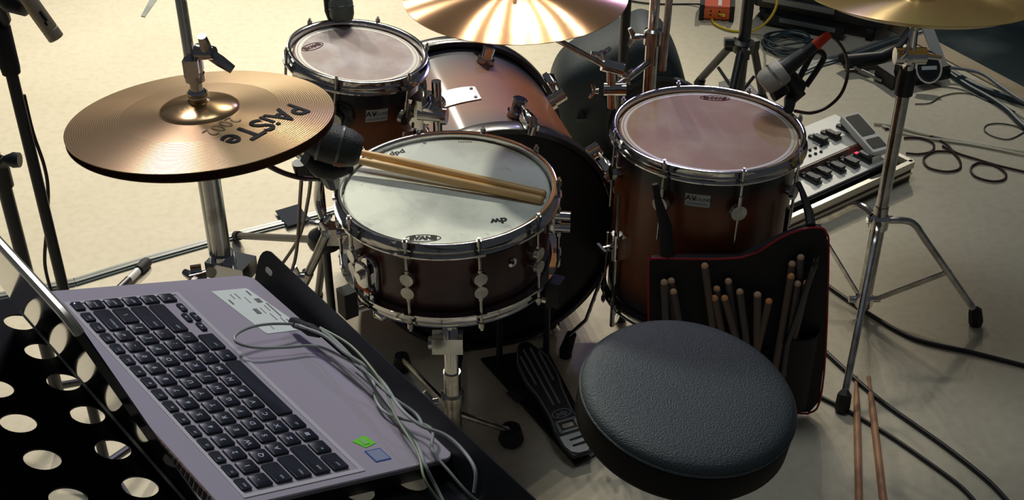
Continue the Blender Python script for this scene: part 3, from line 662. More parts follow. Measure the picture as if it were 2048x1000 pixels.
mh = thing('microphone_clip', 'black clip gripping the snare rim and holding the fat black microphone', 'clip', Matrix.Translation(PY(650, 350, 1.74)))
c0 = PY(640, 330, 1.72); c1 = PY(662, 372, 1.76)
mb = MB().tube([PY(610, 318, 1.70), PY(640, 335, 1.71), PY(668, 338, 1.72), PY(700, 335, 1.71)], [.012, .017, .018, .010], 12); mb.tube([PY(600, 325, 1.70), PY(604, 345, 1.70)], [.013, .011], 12); mb.tube([PY(655, 340, 1.73), PY(664, 365, 1.75), P(668, 372, .64)], [.018, .013, .008], 10); mb.box(PY(640, 345, 1.74), (.05, .02, .02))
obj('clip_body', mb, black_plastic, mh, world=True)
# rack tom microphone
a_, b_ = PY(672, -60, 2.42), PY(686, 44, 2.38)
mi = thing('rack_tom_microphone', 'dark grey microphone peeking down over the far rim of the small tom', 'microphone', along(a_, b_)); L = (b_ - a_).length
obj('mic_body', MB().lathe([(0, 0), (.016, 0), (.0195, L * .5), (.0205, L * .56), (0, L * .57)], 28), black_plastic, mi)
obj('mic_grille', MB().lathe([(.0236, L * .56), (.025, L * .62), (.025, L * .72), (.0245, L * .86), (.0205, L * .97), (.015, L), (0, L)], 32), mat('greenish_mic_grille', (.16, .18, .15), .4, .7, bump=1., bscale=700), mi)
obj('grille_band', MB().lathe([(.0251, L * .70), (.0259, L * .71), (.0259, L * .73), (.0251, L * .74)], 32), mat('grey_band', (.16, .17, .16), .35, .6), mi)
mb = MB().tube([PY(655, -10, 2.40), PY(657, 22, 2.395), PY(664, 42, 2.39), P(668, 47, .70)], [.009, .008, .007, .006], 10); o = obj('microphone_clip', mb, black_plastic, world=True); meta(o, 'slim black rim clip beside the microphone on the small tom', 'clip')
# floor tom microphone
a_, b_ = PY(1660, 68, 2.36), PY(1524, 172, 2.33)
mi = thing('floor_tom_microphone', 'silver-headed black microphone with a red plug aimed at the floor tom', 'microphone', along(a_, b_)); L = (b_ - a_).length
obj('mic_body', MB().lathe([(0, L * .2), (.0105, L * .2), (.011, L * .36), (.0135, L * .37), (.0165, L * .5), (.019, L * .64), (.022, L * .68), (0, L * .7)], 30), black_plastic, mi)
obj('plug_sleeve', MB().lathe([(0, 0), (.006, 0), (.0085, L * .03), (.0112, L * .2), (.0112, L * .225), (0, L * .225)], 24), red_tape, mi)
gr = obj('mic_grille', MB().lathe([(.0235, L * .675), (.0265, L * .7), (.0275, L * .78), (.0275, L * .84), (.0265, L * .93), (.022, L * .985), (.016, L), (0, L)], 36), silver_grille, mi)
obj('grille_band', MB().lathe([(.0275, L * .795), (.0285, L * .8), (.0285, L * .825), (.0275, L * .83)], 36), mat('silver_band', (.5, .49, .46), .3, 1), mi)
mb = MB()
loop = [PY(1598, 158, 2.36), PY(1622, 112, 2.37), PY(1634, 102, 2.37), PY(1646, 108, 2.37), PY(1644, 124, 2.37), PY(1612, 172, 2.36)]
mb.tube(smooth(loop, 5), .0062, 10); mb.tube([PY(1575, 150, 2.35), PY(1590, 172, 2.35), PY(1604, 178, 2.35)], [.016, .02, .016], 14); mb.tube([PY(1600, 178, 2.35), PY(1580, 200, 2.34), P(1578, 218, .56)], [.016, .013, .010], 12)
mb.tube([PY(1572, 178, 2.33), PY(1545, 192, 2.32)], [.010, .013], 12)
o = obj('microphone_clip', mb, black_plastic, world=True); meta(o, 'black looped clip on the floor tom rim under the silver microphone', 'clip')
cable('microphone_cable', [PY(1658, 70, 2.36), PY(1676, 84, 2.38), PY(1692, 112, 2.4), PY(1695, 150, 2.42), PY(1682, 188, 2.42), PY(1655, 214, 2.42), PY(1622, 226, 2.4), PY(1590, 222, 2.37)], .0036, maroon_cable, 'dark red cable looping from the red plug of the silver microphone')
# condenser microphone on its stand, upper left
Yc = 1.72
a_, b_ = PY(22, -50, Yc), PY(113, 77, Yc)
mi = thing('condenser_microphone', 'slim beige pencil microphone pointing down in the upper left corner', 'microphone', along(a_, b_)); L = (b_ - a_).length
bm_ = mat('champagne_body', (.5, .42, .3), .35, .5)
obj('mic_body', MB().lathe([(0, 0), (.0105, 0), (.0118, .01), (.0118, L * .84), (.0112, L * .845), (.0112, L * .855), (.0118, L * .86), (.0118, L * .99), (.011, L), (.009, L - .001), (0, L - .001)], 30), bm_, mi)
mp = PY(80, 25, Yc); nrm_ = (EYE - mp).normalized(); Mt = along(a_, b_)
mb = MB().box((0, 0, 0), (.0022, .0016, .016), Mt @ Matrix.Translation(V(0, 0, L * .56)) @ Matrix.Identity(4)); 
side = (Mt.inverted() @ EYE); side.z = 0; side.normalize(); ss = Mt.to_3x3() @ side
obj('switch_slot', MB().box((Mt @ V(0, 0, L * .62)) + ss * .0115 + (RT * .004), (.003, .004, .016), rot=Mt.to_3x3()), ink, mi, world=True)
obj('switch_slot', MB().box((Mt @ V(0, 0, L * .74)) + ss * .0118, (.0025, .002, .006), rot=Mt.to_3x3()), ink, mi, world=True)
s1 = PY(60, 300, 1.75); sx_, sy_ = s1.x, s1.y
m1 = thing('microphone_stand', 'black microphone stand at far left carrying the beige pencil microphone', 'stand', V(sx_, sy_, 0))
zk = PY(36, 134, 1.75).z
obj('pole', MB().cyl(V(sx_, sy_, .03), V(sx_, sy_, zk), .0092, 18), black_metal, m1, world=True)
mb = MB().lathe([(.0095, 0), (.0135, .0), (.0145, .01), (.0145, .075), (.011, .08)], 20, Matrix.Translation((sx_, sy_, zk - .01))); obj('clutch_grip', mb, rubber, m1, world=True)
obj('pole', MB().cyl(V(sx_, sy_, zk), V(sx_, sy_, zk + .25), .0065, 14), black_metal, m1, world=True)
mb = MB().tube([PY(-20, -30, 1.73), PY(22, 6, 1.73), PY(48, 16, 1.725), PY(56, 4, 1.72)], [.016, .015, .012, .009], 12); mb.tube([PY(-10, 0, 1.74), PY(10, 40, 1.75), PY(6, 65, 1.75)], [.014, .009, .005], 10); obj('mic_clip', mb, black_plastic, m1, world=True)
for ang in (70, 190, 310):
    f_ = V(sx_ + math.cos(R(ang)) * .3, sy_ + math.sin(R(ang)) * .3, .012); lg = obj('leg', MB().cyl(V(sx_, sy_, .1), f_, .008, 10), black_metal, m1, world=True); obj('rubber_foot', MB().cyl(f_ - V(0, 0, .011), f_ + V(0, 0, .012), .013, 12), rubber, lg, world=True)
cable('microphone_cable', [PY(48, 190, 1.76), PY(66, 265, 1.76), PY(88, 330, 1.765), PY(96, 380, 1.77), PY(94, 450, 1.77), PY(90, 530, 1.77), PY(108, 600, 1.77)], .003, black_cable, 'thin black cable sagging along the far left microphone stand')
s2 = PY(26, 440, 1.95); sx_, sy_ = s2.x, s2.y
m2 = thing('microphone_stand', 'second black stand at the left edge with a round tightening knob', 'stand', V(sx_, sy_, 0))
zk = PY(6, 345, 1.95).z
obj('pole', MB().cyl(V(sx_, sy_, .02), V(sx_, sy_, zk), .0125, 18), black_metal, m2, world=True); obj('pole', MB().cyl(V(sx_, sy_, zk), V(sx_, sy_, zk + .09), .0075, 14), black_metal, m2, world=True)
mb = MB().lathe([(.0125, -.03), (.017, -.028), (.017, .025), (.009, .032)], 20, Matrix.Translation((sx_, sy_, zk))); obj('clutch_grip', mb, black_plastic, m2, world=True)
kc = PY(26, 320, 1.93); mb = MB().tube([V(sx_, sy_, zk + .01), kc - V(.01, 0, 0), kc, kc + V(.012, 0, 0)], [.008, .009, .014, .013], 14); obj('knob', mb, black_plastic, m2, world=True)
for ang in (60, 180, 300):
    f_ = V(sx_ + math.cos(R(ang)) * .2, sy_ + math.sin(R(ang)) * .2, .012); lg = obj('leg', MB().cyl(V(sx_, sy_, .12), f_, .008, 10), black_metal, m2, world=True); obj('rubber_foot', MB().cyl(f_ - V(0, 0, .011), f_ + V(0, 0, .012), .013, 12), rubber, lg, world=True)
# short tripod stand left of the snare
hub = PY(650, 480, 2.22); hx2, hy2 = hub.x, hub.y
m3 = thing('microphone_stand', 'short black tripod stand half hidden left of the snare drum', 'stand', V(hx2, hy2, 0))
obj('pole', MB().cyl(V(hx2, hy2, .02), V(hx2, hy2, hub.z + .22), .009, 14), black_metal, m3, world=True)
obj('hub', MB().lathe([(0, -.012), (.034, -.012), (.038, 0), (.034, .014), (.012, .03), (0, .03)], 28, Matrix.Translation(V(hx2, hy2, hub.z))), black_plastic, m3, world=True)
for (fx, fy) in ((470, 471), (635, 600), (760, 520)):
    f_ = P(fx, fy, .01); lg = obj('leg', MB().cyl(V(hx2, hy2, hub.z), f_, .0085, 12), black_metal, m3, world=True); d = (f_ - V(hx2, hy2, hub.z)).normalized()
    obj('rubber_foot', MB().tube([f_ - d * .035, f_ - d * .01, f_ + V(0, 0, 0)], [.0115, .012, .009], 12), rubber, lg, world=True)
# stray stand leg with silver sticker, left
f_ = P(290, 528, .012); f2 = P(215, 590, .16)
m4 = thing('stand_leg', 'black stand leg with a small silver sticker on the pale floor, left', 'stand leg', Matrix.Translation(V(f_.x, f_.y, 0)))
obj('tube', MB().cyl(f_, PY(215, 600, f_.y - .16), .0095, 14), black_metal, m4, world=True)
d = (PY(215, 600, f_.y - .16) - f_).normalized(); obj('rubber_foot', MB().tube([f_ - d * .012, f_ + d * .0, f_ + d * .03], [.012, .0145, .0125], 14), rubber, m4, world=True)
obj('silver_sticker', MB().cyl(f_ + d * .035, f_ + d * .075, .0099, 14), mat('silver_label', (.5, .5, .5), .4), m4, world=True)

# hanging cables by the hi-hat
cable('microphone_cable', [PY(505, 300, 1.66), PY(528, 325, 1.66), PY(565, 345, 1.68), PY(605, 356, 1.7), PY(640, 358, 1.74)], .0042, maroon_cable, 'thick dark cable curving from under the hi-hat to the snare clip')
cable('microphone_cable', [PY(604, 345, 1.72), PY(600, 400, 1.8), PY(597, 460, 1.85), PY(590, 520, 1.9), PY(575, 570, 1.92), PY(572, 640, 1.9)], .0032, maroon_cable, 'right one of two dark cables hanging below the snare microphone')
cable('microphone_cable', [PY(622, 352, 1.8), PY(616, 400, 1.88), PY(600, 470, 1.95), PY(570, 520, 2.0), PY(550, 545, 2.0), PY(530, 600, 1.98)], .0032, maroon_cable, 'left one of two dark cables hanging below the snare microphone')

# ------------------------------------------------------------------ snare stand
bxx, byy = -.112, 1.85
ss_ = thing('snare_stand', 'chrome snare stand whose post shows below the snare drum', 'stand', V(bxx, byy, 0))
obj('post', MB().cyl(V(bxx, byy, .12), V(bxx, byy, .42), .0135, 20), chrome, ss_, world=True)
obj('post', MB().cyl(V(bxx, byy, .03), V(bxx, byy, .24), .0165, 20), worn_chrome, ss_, world=True)
mb = MB(); zc_ = PY(893, 690, byy - .02).z
mb.box((bxx - .005, byy - .012, zc_), (.056, .03, .034)); mb.cyl(V(bxx - .04, byy - .012, zc_), V(bxx - .02, byy - .012, zc_), .013, 16); obj('basket_clamp', mb, chrome, ss_, world=True)
mb = MB().lathe([(.0165, -.012), (.021, -.012), (.022, .012), (.0165, .016)], 20, Matrix.Translation(V(bxx, byy, .175))); wing(mb, V(bxx - .035, byy - .01, .175), (-1, -.3, .1), (.2, -.4, -1), .9); obj('post_collar', mb, worn_chrome, ss_, world=True)
for ang in (215, 335, 90):
    d = V(math.cos(R(ang)), math.sin(R(ang)), 0); Rr_ = .205; b0 = V(bxx, byy, .43); e0 = V(SN.x, SN.y, .462) + d * Rr_
    arm = obj('basket_arm', MB().tube([b0, V(SN.x, SN.y, .45) + d * .1, e0, e0 + V(0, 0, .03)], .0055, 10), chrome, ss_, world=True)
    obj('rubber_grip', MB().box(e0 + V(0, 0, .022) - d * .002, (.024, .028, .05), rot=Matrix.Rotation(R(ang), 3, 'Z')), rubber, arm, world=True)
for (fx, fy, r_) in ((1022, 885, .026), (805, 740, .02), (925, 700, .016)):
    f_ = P(fx, fy); lg = obj('leg', MB().cyl(V(bxx, byy, .14), f_ + V(0, 0, .03), .0065, 10), worn_chrome, ss_, world=True)
    obj('rubber_foot', MB().tube([f_ + V(0, 0, .001), f_ + V(0, 0, .012), f_ + V(0, 0, .04)], [r_ * .8, r_, r_ * .75], 16), rubber, lg, world=True)
# chrome folding arm left of the snare (multi clamp)
ma = thing('clamp_arm', 'pale chrome folding arm with wing nut left of the snare rim', 'clamp', Matrix.Translation(PY(620, 540, 1.95)))
mb = MB().tube([PY(652, 470, 1.95), PY(632, 515, 1.95), PY(612, 556, 1.95)], [.009, .0085, .0085], 12); obj('arm', mb, worn_chrome, ma, world=True)
mb = MB(); wing(mb, PY(600, 552, 1.94), (-1, -.2, .2), (.3, 0, 1), .9); mb.cyl(PY(616, 545, 1.95), PY(606, 565, 1.95), .0115, 14); mb.tube([PY(610, 560, 1.95), PY(595, 580, 1.95), PY(585, 610, 1.95)], .006, 10); obj('wing_joint', mb, chrome, ma, world=True)
mb = MB(); mb.box(PY(672, 467, 1.97), (.05, .03, .035)); wing(mb, PY(648, 450, 1.95), (-.5, 0, 1), (1, 0, .4), .9); obj('clamp_block', mb, chrome, ma, world=True)
mb = MB().tube(smooth([PY(640, 352, 2.1), PY(636, 400, 2.1), PY(650, 440, 2.08), PY(668, 455, 2.05)], 6), .0085, 12); obj('curved_tube', mb, chrome, ma, world=True)

# ------------------------------------------------------------------ loose leg between bass drum and throne
f_ = P(1131, 712); ll = thing('stand_leg', 'thin chrome leg with tall black rubber foot between footboard and throne', 'stand leg', Matrix.Translation(f_))
t1 = PY(1172, 640, 2.17); t2 = PY(1206, 548, 2.13); d = (t1 - f_).normalized()
obj('rod', MB().tube([f_ + V(0, 0, .05), t1, t2], .0042, 10), chrome, ll, world=True)
obj('rubber_foot', MB().tube([f_ + V(0, 0, .001), f_ + V(0, 0, .015), f_ + V(.012, .002, .06)], [.014, .0145, .011], 12), rubber, ll, world=True)

# ------------------------------------------------------------------ bass drum pedal
pd = thing('bass_drum_pedal', 'black bass drum pedal with ribbed footboard left of the throne', 'pedal', Matrix.Translation(V(.1, 2.05, 0)))
bpl = [P(1152, 935), P(1200, 908), P(1092, 700), P(962, 722)]
obj('base_plate', MB().prism([(v.x, v.y) for v in bpl], .002, .008), mat('pedal_base_black', (.02, .021, .024), .5), pd, world=True)
tag_ = [P(1012, 786, .0085), P(1030, 778, .0085), P(1050, 796, .0085), P(1034, 806, .0085)]
obj('grip_pad', MB().prism([(v.x, v.y) for v in tag_], .008, .0095), mat('grey_pad', (.06, .065, .07), .6), pd, world=True)
heel, toe = P(1166, 908, .03), P(1046, 684, .10)
yd = (toe - heel).normalized(); xd = yd.cross(V(0, 0, 1)).normalized(); zd = xd.cross(yd); FB = frame(xd, yd, zd, heel); FL = (toe - heel).length
def wprof(s): # half-width along the board
    pts = [(0, .020), (.08, .03), (.2, .032), (.36, .027), (.5, .029), (.68, .037), (.82, .036), (.93, .026), (1, .008)]
    for (a, b), (c, d_) in zip(pts, pts[1:]):
        if a <= s <= c: t = (s - a) / (c - a); t = t * t * (3 - 2 * t); return b + (d_ - b) * t
    return .01
ol = [(wprof(i / 24), FL * i / 24) for i in range(25)] + [(-wprof(i / 24), FL * i / 24) for i in range(24, -1, -1)]
fb = obj('footboard', MB().prism(ol, -.008, 0, FB, .0015), mat('footboard_black', (.012, .012, .015), .35), pd, world=True)
rib = mat('rib_grey', (.24, .26, .27), .4, .3)
mb = MB()
for sg in (-1, 1): mb.tube([FB @ V(sg * (wprof(i / 24) - .003), FL * i / 24, .0) for i in range(5, 24)], .0014, 6)
obj('edge_rib', mb, rib, fb, world=True)
for x, s0, s1 in ((-.021, .62, .88), (-.0075, .42, .93), (.0075, .42, .93), (.021, .62, .88)):
    obj('tread_rib', MB().tube([FB @ V(x * (.75 + .25 * (s / .9)), FL * s, .0008) for s in (s0, (s0 + s1) / 2, s1)], .0028, 8), rib, fb, world=True)
sil = mat('heel_plate_metal', (.35, .37, .38), .3, .9)
comb = MB().prism([(-.028, FL * .17), (-.027, FL * .09), (-.02, FL * .04), (-.008, FL * .015), (.012, FL * .012), (.026, FL * .05), (.026, FL * .065), (-.012, FL * .068), (-.012, FL * .085), (.027, FL * .09), (.028, FL * .115), (-.012, FL * .117), (-.012, FL * .133), (.028, FL * .137), (.028, FL * .17)], 0, .002, FB); obj('heel_plate', comb, sil, fb, world=True)
mb = MB()
for (cx, cy, w, h) in ((0, FL * .285, .046, .005), (0, FL * .2, .046, .005), (-.02, FL * .243, .006, .028), (.02, FL * .243, .006, .028)): mb.prism(rrect(w, h, .0015, cx=cx, cy=cy), 0, .0018, FB)
obj('window_frame', mb, rib, fb, world=True)
obj('window_hole', MB().prism(rrect(.024, .01, .004, cy=FL * .243), 0, .0012, FB), mat('pale_gap', (.5, .45, .33), .5), fb, world=True)
mb = MB(); n = 32; vs = [];fs = []
for i in range(n):
    g = 2 * PI * i / n; vs += [FB @ V(.021 * math.cos(g), FL * .345 + .011 * math.sin(g), .0014), FB @ V(.0185 * math.cos(g), FL * .345 + .009 * math.sin(g), .0014)]
for i in range(n): j = (i + 1) % n; fs.append((2 * i, 2 * j, 2 * j + 1, 2 * i + 1))
mb.add(vs, fs); mb.text('pdp', .016, lambda x, y: FB @ V(x, FL * .345 + y, .0014), .0003); obj('oval_logo', mb, rib, fb, world=True, flat=True)
tp_ = P(1075, 670, .0)
fr = MB(); fr.cyl(toe + V(-.05, .03, -.09), toe + V(-.05, .03, .12), .007, 10); fr.cyl(toe + V(.05, .03, -.09), toe + V(.05, .03, .12), .007, 10); fr.cyl(toe + V(-.055, .03, .12), toe + V(.055, .03, .12), .006, 10); obj('pedal_frame', fr, black_metal, pd, world=True)
bt = MB().tube([toe + V(0, .03, .12), toe + V(0, .05, .2)], .004, 8); bt.cyl(toe + V(0, .03, .2), toe + V(0, .07, .21), .02, 20); obj('beater', bt, black_metal, pd, world=True)

# ------------------------------------------------------------------ throne
TN = V(.112, -.066, .991).normalized(); TM = axis_frame(V(.267, 1.484, .501), TN)
th = thing('drum_throne', 'round black leather drum throne in the foreground', 'stool', Matrix.Translation(V(.258, 1.472, 0)))
vinyl = mat('black_leatherette', (.030, .043, .047), .5, bump=.9, bscale=420, spec=.42)
r_ = .166
prof = [(0, .0145), (.06, .0143), (.11, .013), (.14, .0105), (.153, .007), (.160, .003), (.1635, -.002), (.1645, -.006)]
obj('seat', MB().lathe(prof, 80, TM), vinyl, th, world=True)
obj('seat_side', MB().lathe([(.1645, -.006), (.163, -.009), (.1655, -.012), (.1655, -.058), (.158, -.07), (0, -.07)], 80, TM), mat('black_side_cloth', (.004, .004, .0045), .8, spec=.2), th, world=True)
obj('piping', MB().lathe([(.1645 + .0022 * math.cos(i * PI / 4), -.007 + .0022 * math.sin(i * PI / 4)) for i in range(8)], 80, TM, closed=True), vinyl, th, world=True)
obj('post', MB().cyl(V(.258, 1.472, .05), V(.258, 1.472, .42), .014, 18), chrome, th, world=True)
for ang in (30, 150, 270):
    f_ = V(.258 + math.cos(R(ang)) * .22, 1.472 + math.sin(R(ang)) * .22, .012)
    lg = obj('leg', MB().cyl(V(.258, 1.472, .24), f_, .008, 10), chrome, th, world=True); obj('rubber_foot', MB().cyl(f_ - V(0, 0, .011), f_ + V(0, 0, .02), [.016, .012], 12), rubber, lg, world=True)

# ------------------------------------------------------------------ stick bag
YB = 2.0
bag = thing('stick_bag', 'black stick bag with red piping hanging from the floor tom', 'bag', Matrix.Translation(V(.44, YB, .02)))
cloth = mat('black_nylon', (.009, .007, .009), .75, bump=.3, bscale=500)
cr = [PY(1297, 528, YB), PY(1302, 516, YB), PY(1318, 513, YB), PY(1480, 512, YB), PY(1560, 472, YB), PY(1600, 456, YB), PY(1638, 452, YB), PY(1652, 464, YB), PY(1656, 500, YB), PY(1650, 700, YB), PY(1638, 800, YB), PY(1618, 822, YB), PY(1585, 826, YB), PY(1400, 812, YB), PY(1310, 790, YB), PY(1298, 760, YB)]
for p in cr: p.z = max(p.z, .012)
Mb_ = frame(V(1, 0, 0), V(0, 0, 1), V(0, -1, 0), V(0, YB, 0))
obj('back_panel', MB().prism([(p.x, p.z) for p in cr], -.008, .006, Mb_, .002), cloth, bag, world=True)
pp = obj('piping', MB().tube([p + V(0, -.006, 0) for p in smooth(cr, 3, True)], .0022, 6, closed=True), mat('red_piping', (.32, .01, .022), .5), bag, world=True)
def pocket(x0, x1, z0, z1, dep=.034):
    mb = MB(); n = 8; vs = []; fs = []
    for i in range(n + 1):
        t = i / n; x = x0 + (x1 - x0) * t; b = dep * math.sin(PI * t) ** .5 if 0 < t < 1 else 0
        vs += [V(x, YB - .006 - b, z0), V(x, YB - .008 - b, z1), V(x, YB - .005 - b * .9, z1), V(x, YB - .004, z0)]
    for i in range(n):
        for j in range(4): fs.append((4 * i + j, 4 * i + 4 + j, 4 * i + 4 + (j + 1) % 4, 4 * i + (j + 1) % 4))
    mb.add(vs, fs); return obj('pocket', mb, cloth, bag, world=True)
zA = PY(1500, 668, YB).z; zB = PY(1590, 656, YB).z
pocket(PY(1300, 650, YB).x, PY(1398, 650, YB).x, .04, PY(1350, 660, YB).z); pocket(PY(1402, 650, YB).x, PY(1548, 650, YB).x, .04, PY(1500, 690, YB).z); pocket(PY(1552, 650, YB).x, PY(1640, 650, YB).x, .04, zB)
obj('strap', MB().tube([PY(1622, 452, YB), PY(1618, 425, 2.03), PY(1605, 385, 2.07), PY(1596, 366, 2.09)], [.009, .009, .006, .006], 8), cloth, bag, world=True)
obj('strap', MB().tube([PY(1335, 515, YB + .005), PY(1330, 450, 2.015), PY(1316, 400, 2.025), PY(1310, 368, 2.03)], [.014, .012, .007, .006], 8), cloth, bag, world=True)
tone = [mat('bag_stick_wood', (.12, .085, .065), .6, var=(.14, .09, .07), vscale=30), mat('bag_stick_grey', (.085, .07, .068), .6, var=(.1, .08, .08), vscale=30)]
tips = [old_tip, mat('pale_butt', (.5, .32, .2), .6), mat('orange_butt', (.62, .27, .1), .6)]
SK = [((1328, 560), (1331, 631), 1, 1, 'leftmost stick in the left pocket of the stick bag'), ((1342, 557), (1349, 631), 1, 1, 'rearmost of three sticks in the left pocket of the stick bag'), ((1346, 579), (1356, 633), 1, 0, 'shortest of three sticks in the left pocket of the stick bag'),
      ((1409, 527), (1424, 644), 0, 0, 'tallest drumstick, at the left of the middle pocket of the bag'), ((1433, 573), (1441, 649), 1, 0, 'dull stick just right of the tallest stick, standing behind two orange butts'), ((1428, 592), (1440, 649), 0, 2, 'orange-ended stick nearest the tallest stick in the middle pocket'),
      ((1448, 592), (1468, 662), 0, 2, 'bright orange-ended stick, third from the left in the middle pocket front'), ((1456, 558), (1470, 655), 1, 1, 'second tallest stick of the middle pocket, pale round butt'), ((1479, 579), (1490, 662), 1, 1, 'lone dull stick between the middle pocket cluster and the crossed pair'),
      ((1515, 585), (1514, 684), 0, 1, 'upright thick stick of the crossed pair on the right of the middle pocket'), ((1539, 598), (1518, 684), 0, 2, 'slanting orange-ended stick of the crossed pair in the middle pocket'),
      ((1585, 523), (1568, 650), 1, 1, 'dim tall stick at the left of the right pocket'), ((1583, 548), (1564, 658), 0, 2, 'orange-butted stick at the left front of the right pocket'), ((1602, 510), (1590, 650), 1, 1, 'tallest dim stick in the right pocket'), ((1596, 563), (1582, 655), 1, 1, 'short grey stick in the middle of the right pocket'), ((1615, 561), (1593, 653), 0, 2, 'reddish-ended stick at the right front of the right pocket')]
for i, (a_, b_, w_, t_, lb) in enumerate(SK):
    back = i in (1, 4, 7, 11, 13); y0 = YB - (.017 if back else .030)
    p0, p1 = PY(*a_, y0), PY(*b_, y0); d = (p1 - p0).normalized(); L = min(.36, (p0.z - .05) / abs(d.z)); rr = .0076 if i in (9,) else .007
    stick(p0, p1, lb, tone[w_], 'sticks standing in the stick bag', L, rr, tips[t_])
for (x, y, lb) in ((1634, 510, 'upper one of two glossy black-handled beaters at the bag top right'), (1630, 526, 'lower one of two glossy black-handled beaters at the bag top right')):
    p0 = PY(x, y, YB - .02 - (y - 510) * .0015); mb = MB().lathe([(0, 0), (.005, .001), (.0065, .005), (.006, .02), (.005, .2), (0, .2)], 14); o = obj('brush_handle', mb, black_gloss, M=along(p0, p0 + V(-.03, 0, -.2))); meta(o, lb, 'brush', 'brush handles in the stick bag')

# ------------------------------------------------------------------ laptop
LO = V(-.1953, .73, 1.0471); LU = V(-.652, .758, .031).normalized(); LV = V(.703, .62, -.35).normalized(); LN = LV.cross(LU).normalized(); LV = LU.cross(LN)
LM = frame(LU, -LV, LN, LO); LM.translation = LO   # local x along the keys, y towards the hinge, z out of the keyboard
lp = thing('laptop', 'open silver laptop with black keys lying on the perforated music stand', 'laptop', LM)
alu = mat('champagne_aluminium', (.46, .42, .47), .42, .15, var=(.5, .45, .47), vscale=3)
x0, x1, y0, y1 = -.0205, .3262, -.191, .047
base = MB().prism(rrect(x1 - x0, y1 - y0, .014, 5, (x0 + x1) / 2, (y0 + y1) / 2), -.0045, 0, None, .001); obj('base', base, alu, lp)
obj('shaded_underside', MB().prism(rrect(x1 - x0 - .006, y1 - y0 - .006, .013, 5, (x0 + x1) / 2, (y0 + y1) / 2), -.019, -.0045), black_plastic, lp)  # lower base sides made black, their shade put into the colour
kx0, kx1, ky0, ky1 = -.0085, .2985, -.0885, .0215
w = .0012
rc = MB()
for (a, b, c, d_) in ((kx0 - .004, kx1 + .004, ky1, ky1 + .0035), (kx0 - .004, kx1 + .004, ky0 - .0045, ky0), (kx0 - .004, kx0, ky0, ky1), (kx1, kx1 + .004, ky0, ky1)):
    rc.box(((a + b) / 2, (c + d_) / 2, .0003), (b - a, d_ - c, .0008))
kb = obj('keyboard', rc, mat('keyboard_bezel', (.66, .64, .62), .4, .15), lp)
keym = mat('black_keycap', (.014, .018, .026), .42); legm = mat('key_legend', (.6, .63, .68), .5)
U_ = .0187
def key(u, v, w, h, txt, ts=.0068):
    cx, cy = (u + w / 2) * U_ * 1.027 - .0068, -(v + (u - 8) * .006) * U_; kw, kh = w * U_ * 1.027 - .0034, h * U_ - .0032
    mb = MB().prism(rrect(kw, kh, .0016, 3, cx, cy), .0004, .0022, None, .0005)
    if txt:
        mb.mat(1); big = len(txt) == 1
        if big: mb.text(txt, ts, lambda x, y: (cx + x - .000, cy + y, .00235), .00008)
        else: mb.text(txt, .0038, lambda x, y: (cx + x - (kw * .5 - .0032 - .00075 * len(txt)), cy + y, .00235))
    k = obj('key', mb, [keym, legm], kb, sharp=50)
    return k
fn = ['esc', 'f1', 'f2', 'f3', 'f4', 'f5', 'f6', 'f7', 'f8', 'f9', 'f10', 'f11', 'f12', 'prt', 'ins']
for i, t_ in enumerate(fn): key(i * 15.0 / 15, -.88, .96, .68, t_)
pk = key(15.1, -.88, .93, .68, ''); pk.name = 'power_key'; pk['label'] = 'power key with a tiny blue light'
obj('power_light', MB().box((15.75 * U_ * 1.027 - .0068, .84 * U_ + .002, .0026), (.0008, .0008, .0003)), mat('blue_light', (.2, .3, 1), .4, emit=((.35, .45, 1), 6)), kb)
for i, c_ in enumerate('`1234567890-='): key(i, 0, 1, 1, c_)
key(13, 0, 2.05, 1, 'backspace'); key(15.1, 0, .93, 1, 'home')
key(0, 1, 1.5, 1, 'tab')
for i, c_ in enumerate('QWERTYUIOP[]'): key(1.5 + i, 1, 1, 1, c_)
key(13.5, 1, 1.55, 1, '\\'); key(15.1, 1, .93, 1, 'pgup')
key(0, 2, 1.75, 1, 'caps')
for i, c_ in enumerate("ASDFGHJKL;'"): key(1.75 + i, 2, 1, 1, c_)
key(12.75, 2, 2.3, 1, 'enter'); key(15.1, 2, .93, 1, 'pgdn')
key(0, 3, 2.25, 1, 'shift')
for i, c_ in enumerate('ZXCVBNM,./'): key(2.25 + i, 3, 1, 1, c_)
key(12.25, 3, 2.8, 1, 'shift'); key(15.1, 3, .93, 1, 'end')
u_ = 0
for w_, t_ in ((1.3, 'ctrl'), (1, 'fn'), (1, '#'), (1.15, 'alt'), (4.85, ''), (1.05, 'alt'), (1.55, 'ctrl')):
    if t_ == '#':
        cx, cy = (u_ + .5) * U_ * 1.027 - .0068, -(4 + (u_ - 8) * .006) * U_; mb = MB().prism(rrect(U_ - .0032, U_ - .0032, .0016, 3, cx, cy), .0004, .0022, None, .0005); mb.mat(1)
        for dx in (-1, 1):
            for dy in (-1, 1): mb.box((cx + dx * .0011, cy + dy * .0011, .0023), (.0019, .0019, .0002))
        obj('key', mb, [keym, legm], kb, sharp=50)
    else: key(u_, 4, w_, 1, t_)
    u_ += w_
key(15.1, 4, .93, .96, 'fn')
key(12.1, 4.25, .93, .5, '<'); key(13.05, 3.98, .95, .48, '^'); key(13.05, 4.46, .95, .48, 'v'); key(14.05, 4.25, .93, .5, '>')
